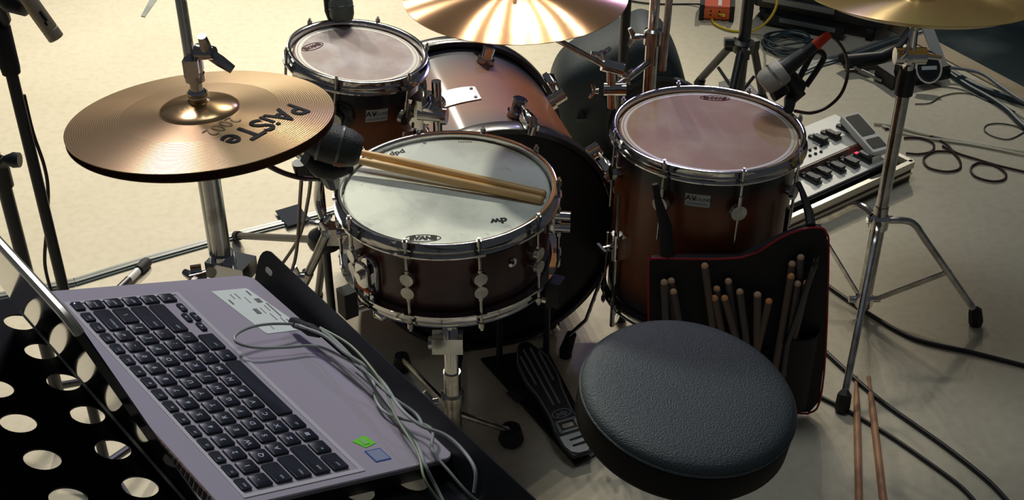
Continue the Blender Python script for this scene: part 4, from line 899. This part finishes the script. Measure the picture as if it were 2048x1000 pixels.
# palm rest label and stickers
def decal(name, pts, col, m=None, z=.0004):
    mb = MB(); mb.add([(u, -v, z) for u, v in pts], [tuple(range(len(pts)))]); return obj(name, mb, m or mat(name + '_paint', col, .5), lp, flat=True)
sl = decal('spec_label', [(.2985, .128), (.2985, .168), (.296, .170), (.2175, .1825), (.210, .178), (.210, .139), (.214, .137)], (.86, .93, .80)); sl['label'] = 'long pale label with small print on the palm rest'
mb = MB()
f_ = lambda cx, cy: (lambda x, y: (cx + x, -(cy) + y, .0007))
for (u0, u1, v_, h_) in ((.293, .283, .1655, .002), (.266, .238, .1725, .0016), (.262, .250, .1675, .001), (.290, .278, .150, .001), (.289, .279, .144, .001), (.281, .268, .156, .0008), (.279, .269, .1365, .002), (.246, .232, .164, .001), (.236, .222, .170, .001), (.258, .246, .160, .0008), (.232, .222, .1745, .0012), (.226, .216, .150, .0008)):
    n_ = max(3, int((u0 - u1) / .0022))
    for k_ in range(n_): mb.box((u0 + (u1 - u0) * (k_ + .5) / n_, -v_, .0006), ((u0 - u1) / n_ * .68, h_, .0002))      # print too small to read
mb.box((.272, -.167, .0007), (.008, .006, .0002)); mb.box((.252, -.153, .0007), (.01, .005, .0002))
obj('small_print', mb, mat('label_print', (.2, .19, .16), .6), sl, flat=True)
gs = decal('green_sticker', [(.0275, .1085), (.0322, .1255), (.0195, .1285), (.0160, .1150)], (.2, .85, .03)); obj('sticker_mark', MB().box((.024, -.119, .0007), (.008, .006, .0002)), mat('pale_green', (.3, .7, .2), .5), gs)
bl = decal('blue_sticker', [(.0120, .1100), (.0120, .1272), (-.0052, .1272), (-.0052, .1100)], (.03, .1, .4)); decal('sticker_face', [(.0108, .1112), (.0108, .126), (-.004, .126), (-.004, .1112)], (.3, .34, .45), z=.0006)
# slot strip at the hinge and the lid
mb = MB(); ns = 46
for i in range(ns): mb.box((x0 + .022 + (x1 - x0 - .044) * (i + .5) / ns, .0475, -.004), (.0038, .003, .007))
obj('hinge_vent', mb, ink, lp)
obj('vent_strip', MB().box(((x0 + x1) / 2, .0475, -.005), (x1 - x0 - .04, .0022, .009)), mat('bronze_strip', (.2, .12, .08), .4, .5), lp)
obj('hinge_cover', MB().box(((x0 + x1) / 2, .052, -.0125), (x1 - x0 - .01, .008, .008)), mat('pale_hinge', (.45, .47, .42), .4, .2), lp)
la = R(180 - 127.2); ly_ = V(0, math.cos(la), math.sin(la)); lz_ = V(0, -math.sin(la), math.cos(la))  # lid rises back from the hinge
LD = frame(V(1, 0, 0), ly_, lz_, V(0, .055, -.006))
lid = MB().prism(rrect(x1 - x0, .235, .012, 5, (x0 + x1) / 2, .1175), -.006, 0, LD, .001)
lo_ = obj('lid', lid, mat('lid_shell', (.02, .021, .024), .045, .3, spec=.8), lp); lo_['label'] = 'dark mirror-like back of the laptop lid seen edge-on'
mb = MB(); pe = [LD @ V(p[0], p[1], -.003) for p in rrect(x1 - x0 + .0006, .2356, .012, 5, (x0 + x1) / 2, .1175) if p[1] > .2]
mb.tube(pe, .0035, 8); obj('lid_edge', mb, mat('lid_edge_metal', (.62, .58, .47), .35, .6), lo_)
mb = MB().box(((x0 + x1) / 2, .125, .0006), (x1 - x0 - .02, .195, .0008), LD); obj('screen', mb, mat('dark_screen', (.01, .01, .012), .1), lo_)
obj('status_light', MB().box((.02, -.1905, -.012), (.001, .003, .001)), mat('white_light', (.8, .85, 1), .4, emit=((.7, .8, 1), 3)), lp)

# ------------------------------------------------------------------ music stand under the laptop
sk = R(-3.5)
DX = (LU * math.cos(sk) - LV * -math.sin(sk)).normalized(); DX = (LU + LV * .062).normalized(); DN = LN; DY = DN.cross(DX)
DM = frame(DX, DY, DN, LO - LN * .0222)
des = thing('music_stand', 'black perforated music stand desk with a raised lip, under the laptop', 'music stand', DM)
def todesk(u, v): p = LO + LU * u + LV * v - LN * .0222; q = DM.inverted() @ p; return q.x, q.y
pm = mat('black_sheet_steel', (.006, .0065, .008), .32)
hx0, hy0 = todesk(.0528, -.0735); px_, py_ = .0521, .0572; nx0, nx1, ny0, ny1 = -5, 5, -4, 2
mb = MB(); rr = .0142; t = .0015; seg = 28
def corner(g, a, b):
    c, s_ = math.cos(g), math.sin(g); k = min(a / abs(c) if abs(c) > 1e-6 else 9, b / abs(s_) if abs(s_) > 1e-6 else 9); return c * k, s_ * k
for i in range(nx0, nx1 + 1):
    for j in range(ny0, ny1 + 1):
        cx, cy = hx0 + i * px_, hy0 + j * py_; vs = []; fs = []
        angs = sorted(set([2 * PI * k / seg for k in range(seg)] + [math.atan2(py_, px_) + q for q in (0,)] + [PI - math.atan2(py_, px_), PI + math.atan2(py_, px_), 2 * PI - math.atan2(py_, px_)]))
        n = len(angs)
        for g in angs:
            ox, oy = corner(g, px_ / 2, py_ / 2); ix, iy = rr * math.cos(g), rr * math.sin(g)
            vs += [(cx + ox, cy + oy, 0), (cx + ix, cy + iy, 0), (cx + ix, cy + iy, -t), (cx + ox, cy + oy, -t)]
        for k in range(n):
            k2 = (k + 1) % n
            for q in range(3): fs.append((4 * k + q, 4 * k2 + q, 4 * k2 + q + 1, 4 * k + q + 1))
        mb.add(vs, fs)
X0, X1 = hx0 + (nx0 - .5) * px_, hx0 + (nx1 + .5) * px_; Y0 = hy0 + (ny0 - .5) * py_; Y1 = hy0 + (ny1 + .5) * py_
xf = todesk(.3545, -.045)[0]
# trim to the far edge: keep holes up to the last full column, close with the desk border
keep_v = mb
mb.box(((X1 + xf) / 2, (Y0 + Y1) / 2, -t / 2), (xf - X1, Y1 - Y0, t))
desk = obj('desk', mb, pm, des, sharp=50)
yl = todesk(.1, .195)[1]
lip = MB()
Lx0, Lx1 = X0 - .02, todesk(.342, .195)[0]
outl = [(Lx0, -.0015), (Lx1 - .004, -.0015), (Lx1, .006)] + [(Lx1 + .002 - .02 + .02 * math.cos(R(g)), .028 + .02 * math.sin(R(g))) for g in (0, 20, 40, 60, 80, 90)] + [(Lx0, .048)]
Ml = frame(V(1, 0, 0), V(0, 0, 1), V(0, -1, 0), V(0, yl, 0))
lip.prism(outl, 0, .0016, Ml); lip.box(((Lx0 + Lx1) / 2, yl + .0, -.0008), (Lx1 - Lx0, .004, .0015))
if Y0 > yl: lip.box(((Lx0 + Lx1) / 2, (Y0 + yl) / 2, -.0008), (Lx1 - Lx0, abs(Y0 - yl), .0015))
lipo = obj('lip', lip, mat('lip_steel', (.01, .012, .014), .45), des)
obj('slot_hole', MB().prism(rrect(.014, .006, .0029, cx=Lx1 - .022, cy=.028), -.0003, .0003, Ml), mat('pale_slot', (.85, .8, .66), .5), lipo)
pb_ = DM @ V((X0 + X1) / 2 + .02, -.02, -.01); pb2 = V(pb_.x, pb_.y, 0)
obj('post', MB().cyl(V(pb2.x, pb2.y, .05), pb_ - V(0, 0, .03), .011, 18), black_metal, des, world=True)
obj('tilt_bracket', MB().box(DM @ V((X0 + X1) / 2 + .02, -.02, -.014), (.05, .05, .024), rot=DM.to_3x3()), black_metal, des, world=True)
for ang in (20, 140, 260):
    f_ = V(pb2.x + math.cos(R(ang)) * .24, pb2.y + math.sin(R(ang)) * .24, .012); lg = obj('leg', MB().cyl(V(pb2.x, pb2.y, .14), f_, .007, 10), black_metal, des, world=True); obj('rubber_foot', MB().cyl(f_ - V(0, 0, .011), f_ + V(0, 0, .012), .012, 12), rubber, lg, world=True)

# ------------------------------------------------------------------ headphone-type leads over the laptop
def LP_(x, y, h):  # pixel to the laptop plane at height h
    a_, b_ = onplane(LM, x, y, h); return LM @ V(a_, b_, h)
def lcable(pts, r, m, lb): return cable('audio_cable', [LP_(x, y, h) for x, y, h in pts], r, m, lb, group='leads over the laptop')
lcable([(590, 648, .012), (540, 648, .016), (500, 655, .016), (472, 670, .014), (474, 685, .012), (510, 695, .010), (570, 695, .008), (630, 692, .008), (680, 712, .014), (730, 742, .02), (780, 790, .022), (830, 826, .02), (845, 850, .02)], .0014, grey_cable, 'grey lead making a narrow loop over the palm rest before dropping to the lip')
lcable([(590, 650, .014), (640, 660, .02), (680, 690, .022), (720, 735, .018), (750, 780, .010), (790, 835, .006), (830, 880, .006), (850, 930, .004), (870, 970, -.01), (890, 1010, -.02)], .0017, grey_cable, 'pale lead running from the label corner straight down over the palm rest')
lcable([(600, 652, .016), (650, 672, .022), (690, 705, .022), (735, 735, .022), (770, 770, .022), (800, 815, .022), (840, 850, .022), (890, 870, .022), (925, 900, .020), (950, 940, .016), (948, 985, .0)], .0017, grey_cable, 'grey lead arching over the lip and curling down at the laptop corner')
lcable([(700, 710, .012), (745, 760, .008), (752, 800, .006), (780, 830, .006), (860, 855, .010), (865, 900, .006), (900, 945, .0), (935, 985, -.01), (965, 1010, -.02)], .0014, grey_cable, 'lower grey lead crossing under the others near the laptop corner')
lcable([(640, 655, .02), (700, 690, .026), (750, 745, .026), (775, 790, .02), (790, 830, .014), (835, 905, .008), (850, 960, .0), (885, 1010, -.02)], .0012, mat('green_grey_cable', (.3, .38, .2), .45), 'thin greenish lead crossing over the bundle beside the lip')
mb = MB().tube([LP_(584, 642, .010), LP_(592, 646, .012), LP_(606, 652, .014), LP_(622, 660, .016), LP_(640, 668, .018)], [.004, .0055, .005, .0065, .004], 10); meta(obj('cable_clip', mb, rubber, world=True), 'black clip holding the leads at the laptop lip beside the label', 'clip')

# ------------------------------------------------------------------ things on the floor
def strip(px, w, z, h, ms, name, label, cat, group=None):
    pts = [P(x, y) for x, y in px]; mb = MB()
    for k in range(len(pts) - 1):
        a_, b_ = pts[k], pts[k + 1]; d = (b_ - a_).normalized(); n_ = V(-d.y, d.x, 0)
        for i, (o0, o1, hh, mi_) in enumerate(((-.5, -.28, .5, 1), (-.28, .0, 1, 0), (.0, .12, .9, 1), (.12, .36, .95, 0), (.36, .5, .5, 1))):
            q = [a_ + n_ * w * o0, b_ + n_ * w * o0, b_ + n_ * w * o1, a_ + n_ * w * o1]; mb.mat(mi_); mb.prism([(v.x, v.y) for v in q], .001, .001 + h * hh)
    return meta(obj(name, mb, ms, world=True), label, cat, group)
strip([(-60, 606), (150, 566), (300, 520), (450, 478), (585, 444), (640, 430), (700, 412)], .03, 0, .007, [silver_tape, bluegrey_cable], 'taped_cable_run', 'taped run of cables crossing the pale floor on the left', 'cable run')
def quad(name, px, m, label, cat, z=.0012, group=None, h=.0012):
    mb = MB().prism([(P(x, y).x, P(x, y).y) for x, y in px], z, z + h); return meta(obj(name, mb, m, world=True), label, cat, group)
quad('gaffer_tape', [(551, 428), (598, 414), (612, 436), (566, 449)], tape, 'black tape piece on the floor, the upper of two near the hi-hat stand', 'tape', .0085)
quad('gaffer_tape', [(568, 448), (610, 434), (624, 446), (576, 460)], tape, 'black tape piece on the floor, the lower of two near the hi-hat stand', 'tape', .0098)
quad('gaffer_tape', [(1437, 166), (1462, 158), (1500, 168), (1520, 190), (1440, 192)], mat('grey_tape_patch', (.1, .1, .1), .5), 'grey tape patch at the foot of the black tripod stand', 'tape')
quad('gaffer_tape', [(282, 33), (290, 35), (320, -8), (306, -12)], silver_tape, 'short silver tape strip at the top edge left of the small tom', 'tape')
# multi-effects floor board in its case
FR, FLp, BR = P(1826, 322, .06), P(1540, 452, .06), P(1738, 228, .06)
xd = (FR - FLp); W = xd.length; xd.normalize(); ydir = (BR - FR); ydir -= xd * ydir.dot(xd); D = (BR - FR).length; ydir.normalize(); zd = xd.cross(ydir); 
PM = frame(xd, ydir, V(0, 0, 1), V(FLp.x, FLp.y, 0))
D = .275
pc = thing('pedal_board_case', 'aluminium-edged tray case under the white effects floor board', 'case', PM)
cm = mat('case_black', (.02, .02, .022), .5); am = mat('case_aluminium', (.5, .48, .42), .35, .8); wm = mat('case_ply', (.2, .15, .1), .6)
mb = MB().box((W / 2, D / 2, .008), (W, D, .012)); obj('tray', mb, cm, pc)
mb = MB()
for (c_, s_) in (((W / 2, .004, .03), (W, .008, .056)), ((W / 2, D - .004, .03), (W, .008, .056)), ((.004, D / 2, .03), (.008, D, .056)), ((W - .004, D / 2, .03), (.008, D, .056))): mb.box(c_, s_)
obj('side_wall', mb, wm, pc)
mb = MB()
for (c_, s_) in (((W / 2, .002, .05), (W + .004, .014, .02)), ((W / 2, D - .002, .05), (W + .004, .014, .02)), ((.002, D / 2, .05), (.014, D, .02)), ((W - .002, D / 2, .05), (.014, D, .02)), ((W / 2, -.002, .026), (W, .006, .008))): mb.box(c_, s_)
obj('edge_trim', mb, am, pc)
eb = thing('effects_board', 'white multi-effects floor board with black foot switches and expression pedal', 'effects board', PM)
wb = mat('board_white', (.74, .75, .70), .35)
def onboard(x, y, z): return onplane(PM, x, y, z)
bx1 = W - .045
obj('lower_deck', MB().box(((bx1 + .02) / 2, .068, .045), (bx1 - .02, .088, .06)), wb, eb); obj('front_edge', MB().box(((bx1 + .02) / 2, .022, .04), (bx1 - .018, .012, .058)), ink, eb)
ux1 = .51
obj('upper_deck', MB().box((ux1 / 2 + .01, .183, .055), (ux1 - .02, .146, .085)), wb, eb); obj('deck_edge', MB().box((ux1 / 2 + .01, .108, .085), (ux1 - .02, .006, .022)), mat('brown_edge', (.2, .11, .08), .4), eb)
def fsw(px, py, z, led=None):
    cx, cy = onboard(px, py, z + .012); M = Matrix.Translation((cx, cy, z))
    mb = MB().box((0, 0, .004), (.022, .056, .008), M); mb.prism(rrect(.017, .042, .004, cy=-.005), .008, .016, M, .002); mb.box((0, -.019, .017), (.02, .012, .005), M); f = obj('foot_switch', mb, black_plastic, eb)
    obj('indicator', MB().box((0, .026, .0085), (.010, .006, .002), M), mat('indicator_grey' if not led else 'indicator_lit', (.5, .5, .45) if not led else led, .4, emit=(led, 1.5) if led else None), f)
for x, y, l_ in ((1623, 352, None), (1644, 340, None), (1672, 330, None), (1700, 320, None), (1729, 311, (1, .05, .1))): fsw(x, y, .075, l_)
for x, y in ((1638, 274), (1663, 265), (1694, 252)): fsw(x, y, .0975)
for r_i in range(2):
    for c_i in range(3):
        x, y = onboard(1620 + c_i * 11 + r_i * 0, 301 - c_i * 4 + r_i * 11, .098); obj('button', MB().cyl((x, y, .097), (x, y, .101), .0042, 12), ink, eb)
dx, dy = onboard(1622, 288, .098); obj('display', MB().box((dx - .01, dy, .0975), (.045, .035, .002)), mat('display_grey', (.25, .27, .25), .2), eb)
# expression pedal: tilted rocking plate
e0, e1, e2 = PM.inverted() @ P(1681, 231, .145), PM.inverted() @ P(1717, 222, .145), PM.inverted() @ P(1782, 312, .10)
ex = (e1 - e0).normalized(); ew = (e1 - e0).length; ey = (e2 - e0); ey -= ex * ey.dot(ex); el = (PM.inverted() @ P(1756, 306, .1) - e0).length; ey.normalize(); ez = ex.cross(ey); ez = ez if ez.z > 0 else -ez
EM = frame(ex, ey, ez, e0); 
mb = MB().prism(rrect(ew, el, .006, cx=ew / 2, cy=el / 2), -.018, 0, EM, .002); ep = obj('expression_pedal', mb, wb, eb)
obj('tread_pad', MB().prism(rrect(ew * .74, el * .52, .004, cx=ew / 2, cy=el * .33), 0, .0015, EM), mat('tread_dark', (.07, .065, .055), .6, bump=.8, bscale=500), ep)
obj('tread_pad', MB().prism(rrect(ew * .74, el * .24, .004, cx=ew / 2, cy=el * .8), 0, .0015, EM), mat('tread_dark', (.07, .065, .055), .6, bump=.8, bscale=500), ep)
pcx = onboard(1765, 330, .08); obj('pedal_pivot', MB().box((e2.x - .02, e2.y + .05, .082), (ew * .5, .05, .02)), white_paint, eb)
# red direct box, black keyboard case, coil
rb = P(1448, 48)
RMx = axis_frame(V(.69, 4.03, 0), (0, 0, 1), (1, -.16, 0))
db = thing('direct_box', 'small orange-red direct box with black end cheeks near the top edge', 'direct box', RMx)
obj('housing', MB().prism(rrect(.09, .1, .006), .004, .05, None, .003), red_plastic, db); obj('front_panel', MB().box((0, -.0505, .026), (.088, .003, .036)), orange_plastic, db)
for sx in (-1, 1): obj('end_cheek', MB().prism(rrect(.016, .115, .004, cx=sx * .05), .0, .056, None, .002), rubber, db)
obj('white_stripe', MB().box((.008, .0, .0503), (.012, .08, .001)), white_paint, db)
mb = MB()
for x_, z_ in ((-.02, .02), (-.02, .034), (.008, .02), (.008, .034)): mb.cyl((x_, -.05, z_), (x_, -.054, z_), .003, 8)
obj('knob', mb, ink, db); obj('jack', MB().cyl((.022, -.05, .026), (.022, -.062, .026), .006, 12), chrome, db)
jp = RMx @ V(.022, -.062, .026)
cable('yellow_cable', [jp, P(1432, 28, .02), P(1424, 36, .006), P(1430, 48, .005), P(1458, 60, .005), P(1492, 63, .006), P(1518, 56, .03), P(1540, 36, .08), P(1552, 14, .14), P(1556, -10, .2)], .0042, yellow_cable, 'bright yellow cable curling from the orange-red direct box')
cable('thin_cable', [P(1200, -12, .004), P(1290, 6, .004), P(1380, 8, .004), P(1422, 9, .02)], .003, black_cable, 'thin dark cable along the top edge into the direct box')
ca, cb_ = P(1500, 40), P(1765, 92); cd_ = (cb_ - ca).normalized(); KMx = axis_frame(V(ca.x, ca.y, 0), (0, 0, 1), cd_); KL = (cb_ - ca).length
kc_ = thing('equipment_case', 'long black case on casters with grey metal strips at the top right', 'case', KMx)
obj('case_body', MB().prism(rrect(KL, .3, .02, cx=KL / 2, cy=.16), .05, .22, None, .006), black_plastic, kc_)
for (yy, zz, l0, l1) in ((.008, .17, .08, .62), (-.0, .085, .08, .62)): obj('metal_strip', MB().box((KL * (l0 + l1) / 2, yy, zz), (KL * (l1 - l0), .012, .018)), mat('grey_strip', (.28, .3, .31), .35, .6), kc_)
obj('bottom_rail', MB().box((KL * .42, -.012, .028), (KL * .6, .03, .035)), black_metal, kc_); obj('metal_strip', MB().box((KL * .45, -.029, .034), (KL * .42, .006, .014)), mat('grey_strip', (.28, .3, .31), .35, .6), kc_)
for x_ in (.04, KL * .45, KL - .05):
    mb = MB().cyl((x_ - .012, .03, .026), (x_ + .012, .03, .026), .025, 16); mb.box((x_, .03, .045), (.034, .03, .02)); obj('caster', mb, rubber, kc_)
cc = P(1578, 95)
mb = MB(); pts = []
for i in range(7 * 24):
    a = 2 * PI * i / 24; k = i // 24; rr_ = .078 + .008 * math.sin(k * 2.3) - .003 * k + .006 * math.sin(3 * a + k); pts.append(V(cc.x + .006 * math.sin(k * 1.7) + rr_ * 1.05 * math.cos(a), cc.y + .008 * math.cos(k * 2.1) + rr_ * math.sin(a), .005 + .0035 * k + .002 * math.sin(2 * a + k)))
pts.append(P(1526, 96, .006)); mb.tube(pts, .0034, 6); meta(obj('coiled_cable', mb, bluegrey_cable, world=True), 'coil of dark cable lying on the floor behind the floor tom microphone', 'cable')
# taped run and stand foot right of the microphone
strip([(1590, 150), (1640, 128), (1700, 112), (1790, 80), (1850, 62)], .04, 0, .008, [silver_tape, bluegrey_cable], 'taped_cable_run', 'taped cable run behind the floor tom microphone, right', 'cable run')
fa, fb_ = P(1690, 124, .03), P(1830, 96, .05)
lf = thing('guitar_stand', 'black folded guitar stand lying on the floor under the china cymbal', 'stand', Matrix.Translation(V(fa.x, fa.y, 0)))
obj('tube', MB().tube([fa, P(1760, 115, .035), P(1800, 98, .05), P(1826, 60, .1)], [.024, .02, .022, .02], 12), black_plastic, lf, world=True)
obj('tube', MB().tube([P(1705, 132, .02), P(1730, 145, .015), P(1765, 162, .012)], .006, 10), worn_chrome, lf, world=True)
obj('rubber_pad', MB().tube([P(1688, 118, .03), P(1698, 110, .05)], [.022, .012], 10), rubber, lf, world=True)
ba, bb = P(1775, 176), P(1890, 152); bd_ = (bb - ba).normalized(); PMx = axis_frame(V(ba.x, ba.y, 0), (0, 0, 1), bd_); BL = (bb - ba).length
pw = thing('foot_pedal', 'low black foot pedal box on the floor right of the china stand tube', 'foot pedal', PMx)
obj('box_body', MB().prism([(0, -.02), (BL, -.02), (BL + .01, .09), (.0, .07)], .001, .045, None, .004), black_plastic, pw); obj('toe_guard', MB().prism(rrect(.014, .03, .004, cx=.03, cy=.0), .045, .075), black_plastic, pw)
hp = P(1857, 138, .06); HPM = axis_frame(hp, (-.15, -.75, .65), (1, 0, 0))
hd_ = thing('round_speaker_disc', 'small round black disc with a white rim on the low foot pedal', 'disc', HPM)
obj('disc', MB().lathe([(0, .012), (.03, .012), (.033, .008), (.033, -.006), (0, -.006)], 32, Matrix.Diagonal((1, 1.25, 1, 1))), black_gloss, hd_)
obj('rim', MB().tube([V(.036 * math.cos(2 * PI * i / 36), .045 * math.sin(2 * PI * i / 36), .008) for i in range(36)], .0028, 8, closed=True), white_paint, hd_)
obj('name_plate', MB().prism(rrect(.044, .0115, .0015), .012, .0128), mat('white_print', (.55, .6, .58), .5), hd_)
pn0 = P(1872, 112, .03)
mb = MB(); Mp = along(PY(1876, 112, pn0.y), PY(1848, 38, pn0.y + .05), (1, 0, 0)); mb.box((0, 0, .1), (.032, .012, .26), Mp); meta(obj('white_panel', mb, white_paint, world=True), 'slanted white bar behind the china stand tilter', 'bar')
# cables at the right
fl = floorc
fl('thick_cable', [(1870, 120), (1910, 148), (1960, 175), (2010, 192), (2060, 208)], .010, bluegrey_cable, 'thick dark cable bundle running to the right edge beside the stage edge')
fl('thick_cable', [(1880, 132), (1930, 168), (1980, 196), (2015, 220), (2040, 245), (2060, 262)], .0075, bluegrey_cable, 'dark cable bundle just inside the thick one, reaching the right edge lower')
fl('grey_cable', [(1880, 134), (1925, 138), (1965, 148), (2000, 172), (2035, 196), (2060, 210)], .0055, mat('mid_grey_cable', (.22, .24, .26), .4), 'light grey cable arching above the dark bundles at the right edge', lift=.03)
fl('thin_cable', [(1830, 208), (1860, 206), (1885, 192), (1920, 186), (1960, 192), (2000, 208), (2030, 224)], .0016, black_cable, 'thin wavy wire on the floor right of the china stand tube')
fl('thin_cable', [(1858, 164), (1880, 172), (1920, 178), (1950, 190), (1985, 206), (2020, 218)], .0016, black_cable, 'thin wire just above the wavy one, right side')
fl('thin_cable', [(2052, 262), (2020, 278), (1990, 274), (1970, 262), (1974, 250), (2000, 247), (2030, 252), (2052, 262)], .0018, black_cable, 'thin wire making a small teardrop loop at the right edge')
fl('cream_cable', [(1748, 246), (1790, 252), (1850, 268), (1920, 282), (1990, 294), (2060, 305)], .0045, cream_cable, 'upper of two cream cables running right from the effects board', 'cream cables')
fl('cream_cable', [(1765, 252), (1820, 270), (1880, 280), (1950, 290), (2060, 312)], .0035, cream_cable, 'lower of two cream cables running right from the effects board', 'cream cables')
fl('patch_cable', [(1770, 258), (1800, 256), (1850, 268), (1890, 286), (1910, 304), (1952, 318), (2000, 332), (2060, 346)], .0032, maroon_cable, 'dark red cable running in a wave from the effects board to the right edge')
fl('patch_cable', [(1808, 276), (1840, 276), (1866, 286), (1864, 302), (1838, 308), (1812, 306)], .0032, maroon_cable, 'dark red cable bend just right of the china stand tube')
fl('patch_cable', [(1910, 304), (1870, 303), (1848, 316), (1856, 334), (1890, 343), (1918, 338), (1920, 322), (1905, 304), (1885, 292)], .0032, maroon_cable, 'larger round loop of dark red cable on the right floor')
fl('patch_cable', [(1990, 330), (1958, 326), (1942, 336), (1950, 352), (1980, 362), (2006, 360), (2012, 348), (1996, 334), (1975, 326)], .0032, maroon_cable, 'smaller round loop of dark red cable near the right edge')
fl('floor_cable', [(1600, 520), (1655, 570), (1730, 622), (1800, 664), (1850, 684), (1950, 706), (2060, 734)], .0048, black_cable, 'black cable passing under the china stand tripod to the right edge')
fl('floor_cable', [(1600, 655), (1650, 702), (1700, 748), (1760, 800), (1830, 850), (1900, 900), (1980, 965), (2030, 1020)], .0048, black_cable, 'upper of two black cables sweeping to the lower right corner')
fl('floor_cable', [(1590, 770), (1640, 793), (1700, 824), (1780, 872), (1850, 920), (1920, 972), (1960, 1015)], .0042, black_cable, 'lower of two black cables sweeping to the lower right corner')
fl('floor_cable', [(560, 590), (610, 618), (660, 648), (700, 690), (760, 740)], .003, black_cable, 'thin black cable on the floor between laptop and snare drum')
cable('patch_cable', [P(1655, 243, .09), P(1690, 234, .06), P(1660, 250, .03)], .003, maroon_cable, 'short dark cable arching behind the effects board')

# ------------------------------------------------------------------ light
W_ = bpy.data.worlds.new('room'); bpy.context.scene.world = W_; W_.use_nodes = True
bg_ = W_.node_tree.nodes['Background']; bg_.inputs[0].default_value = (.62, .68, .8, 1); bg_.inputs[1].default_value = .05
def spot(name, loc, aim, power, col, size=R(60), blend=.6, rad=.12):
    l = bpy.data.lights.new(name, 'SPOT'); l.energy = power; l.color = col; l.spot_size = size; l.spot_blend = blend; l.shadow_soft_size = rad
    o = bpy.data.objects.new(name, l); C.objects.link(o); o.location = loc; o.rotation_euler = (Vector(aim) - Vector(loc)).to_track_quat('-Z', 'Y').to_euler(); return o
def area(name, loc, aim, power, col, sx, sy=None):
    l = bpy.data.lights.new(name, 'AREA'); l.energy = power; l.color = col; l.shape = 'RECTANGLE'; l.size = sx; l.size_y = sy or sx
    o = bpy.data.objects.new(name, l); C.objects.link(o); o.location = loc; o.rotation_euler = (Vector(aim) - Vector(loc)).to_track_quat('-Z', 'Y').to_euler(); return o
warm = (1, .93, .78)
spot('stage_or_added_spot', (-1.3, 6.6, 3.1), (-1.1, 3.6, 0), 620, warm, R(46), 1, .08)
for x_, p_ in ((-.5, 60), (-.24, 100), (.03, 150), (.2, 70), (.42, 90), (.72, 70)):      # the lamps of a bar above the front of the stage
    spot('lamp_bar_spot', (x_, 5.4, 3.7), (-.75, 3.1, .3), p_, warm, R(52), 1, .025)
spot('stage_or_added_spot', (1.7, 6.6, 3.0), (1.0, 4.0, 0), 210, warm, R(36), 1, .06)
spot('stage_or_added_spot', (-1.9, 5.2, 3.2), (-.12, 1.87, .63), 420, (1, 1, .86), R(13), .7, .12)  # added to brighten the snare head; direction follows the microphone's shadow
spot('lavender_spot', (1.0, 6.0, 2.6), (-.2, 2.2, .5), 70, (.5, .42, 1), R(26), .8, .15)
spot('stage_or_added_spot', (1.2, 6.2, 3.4), (.85, 2.35, .77), 60, warm, R(13), .7, .05)  # narrow beam added only to light up the china cymbal
spot('laptop_fill_spot', (-1.5, 3.4, 3.6), (-.28, 1.0, 1.0), 190, (.93, .88, 1), R(24), .8, .2)  # extra lamp put in to brighten the laptop
area('overhead_fill', (-.1, 2.3, 4.3), (-.1, 1.9, 0), 20, (.84, .94, 1), 1.4, 1.0)  # soft fill added from above, lifts the throne top and foreground

sc = bpy.context.scene
sc.view_settings.view_transform = 'Standard'; sc.view_settings.look = 'None'; sc.view_settings.exposure = .3; sc.view_settings.gamma = 1; sc.view_settings.use_curve_mapping = False
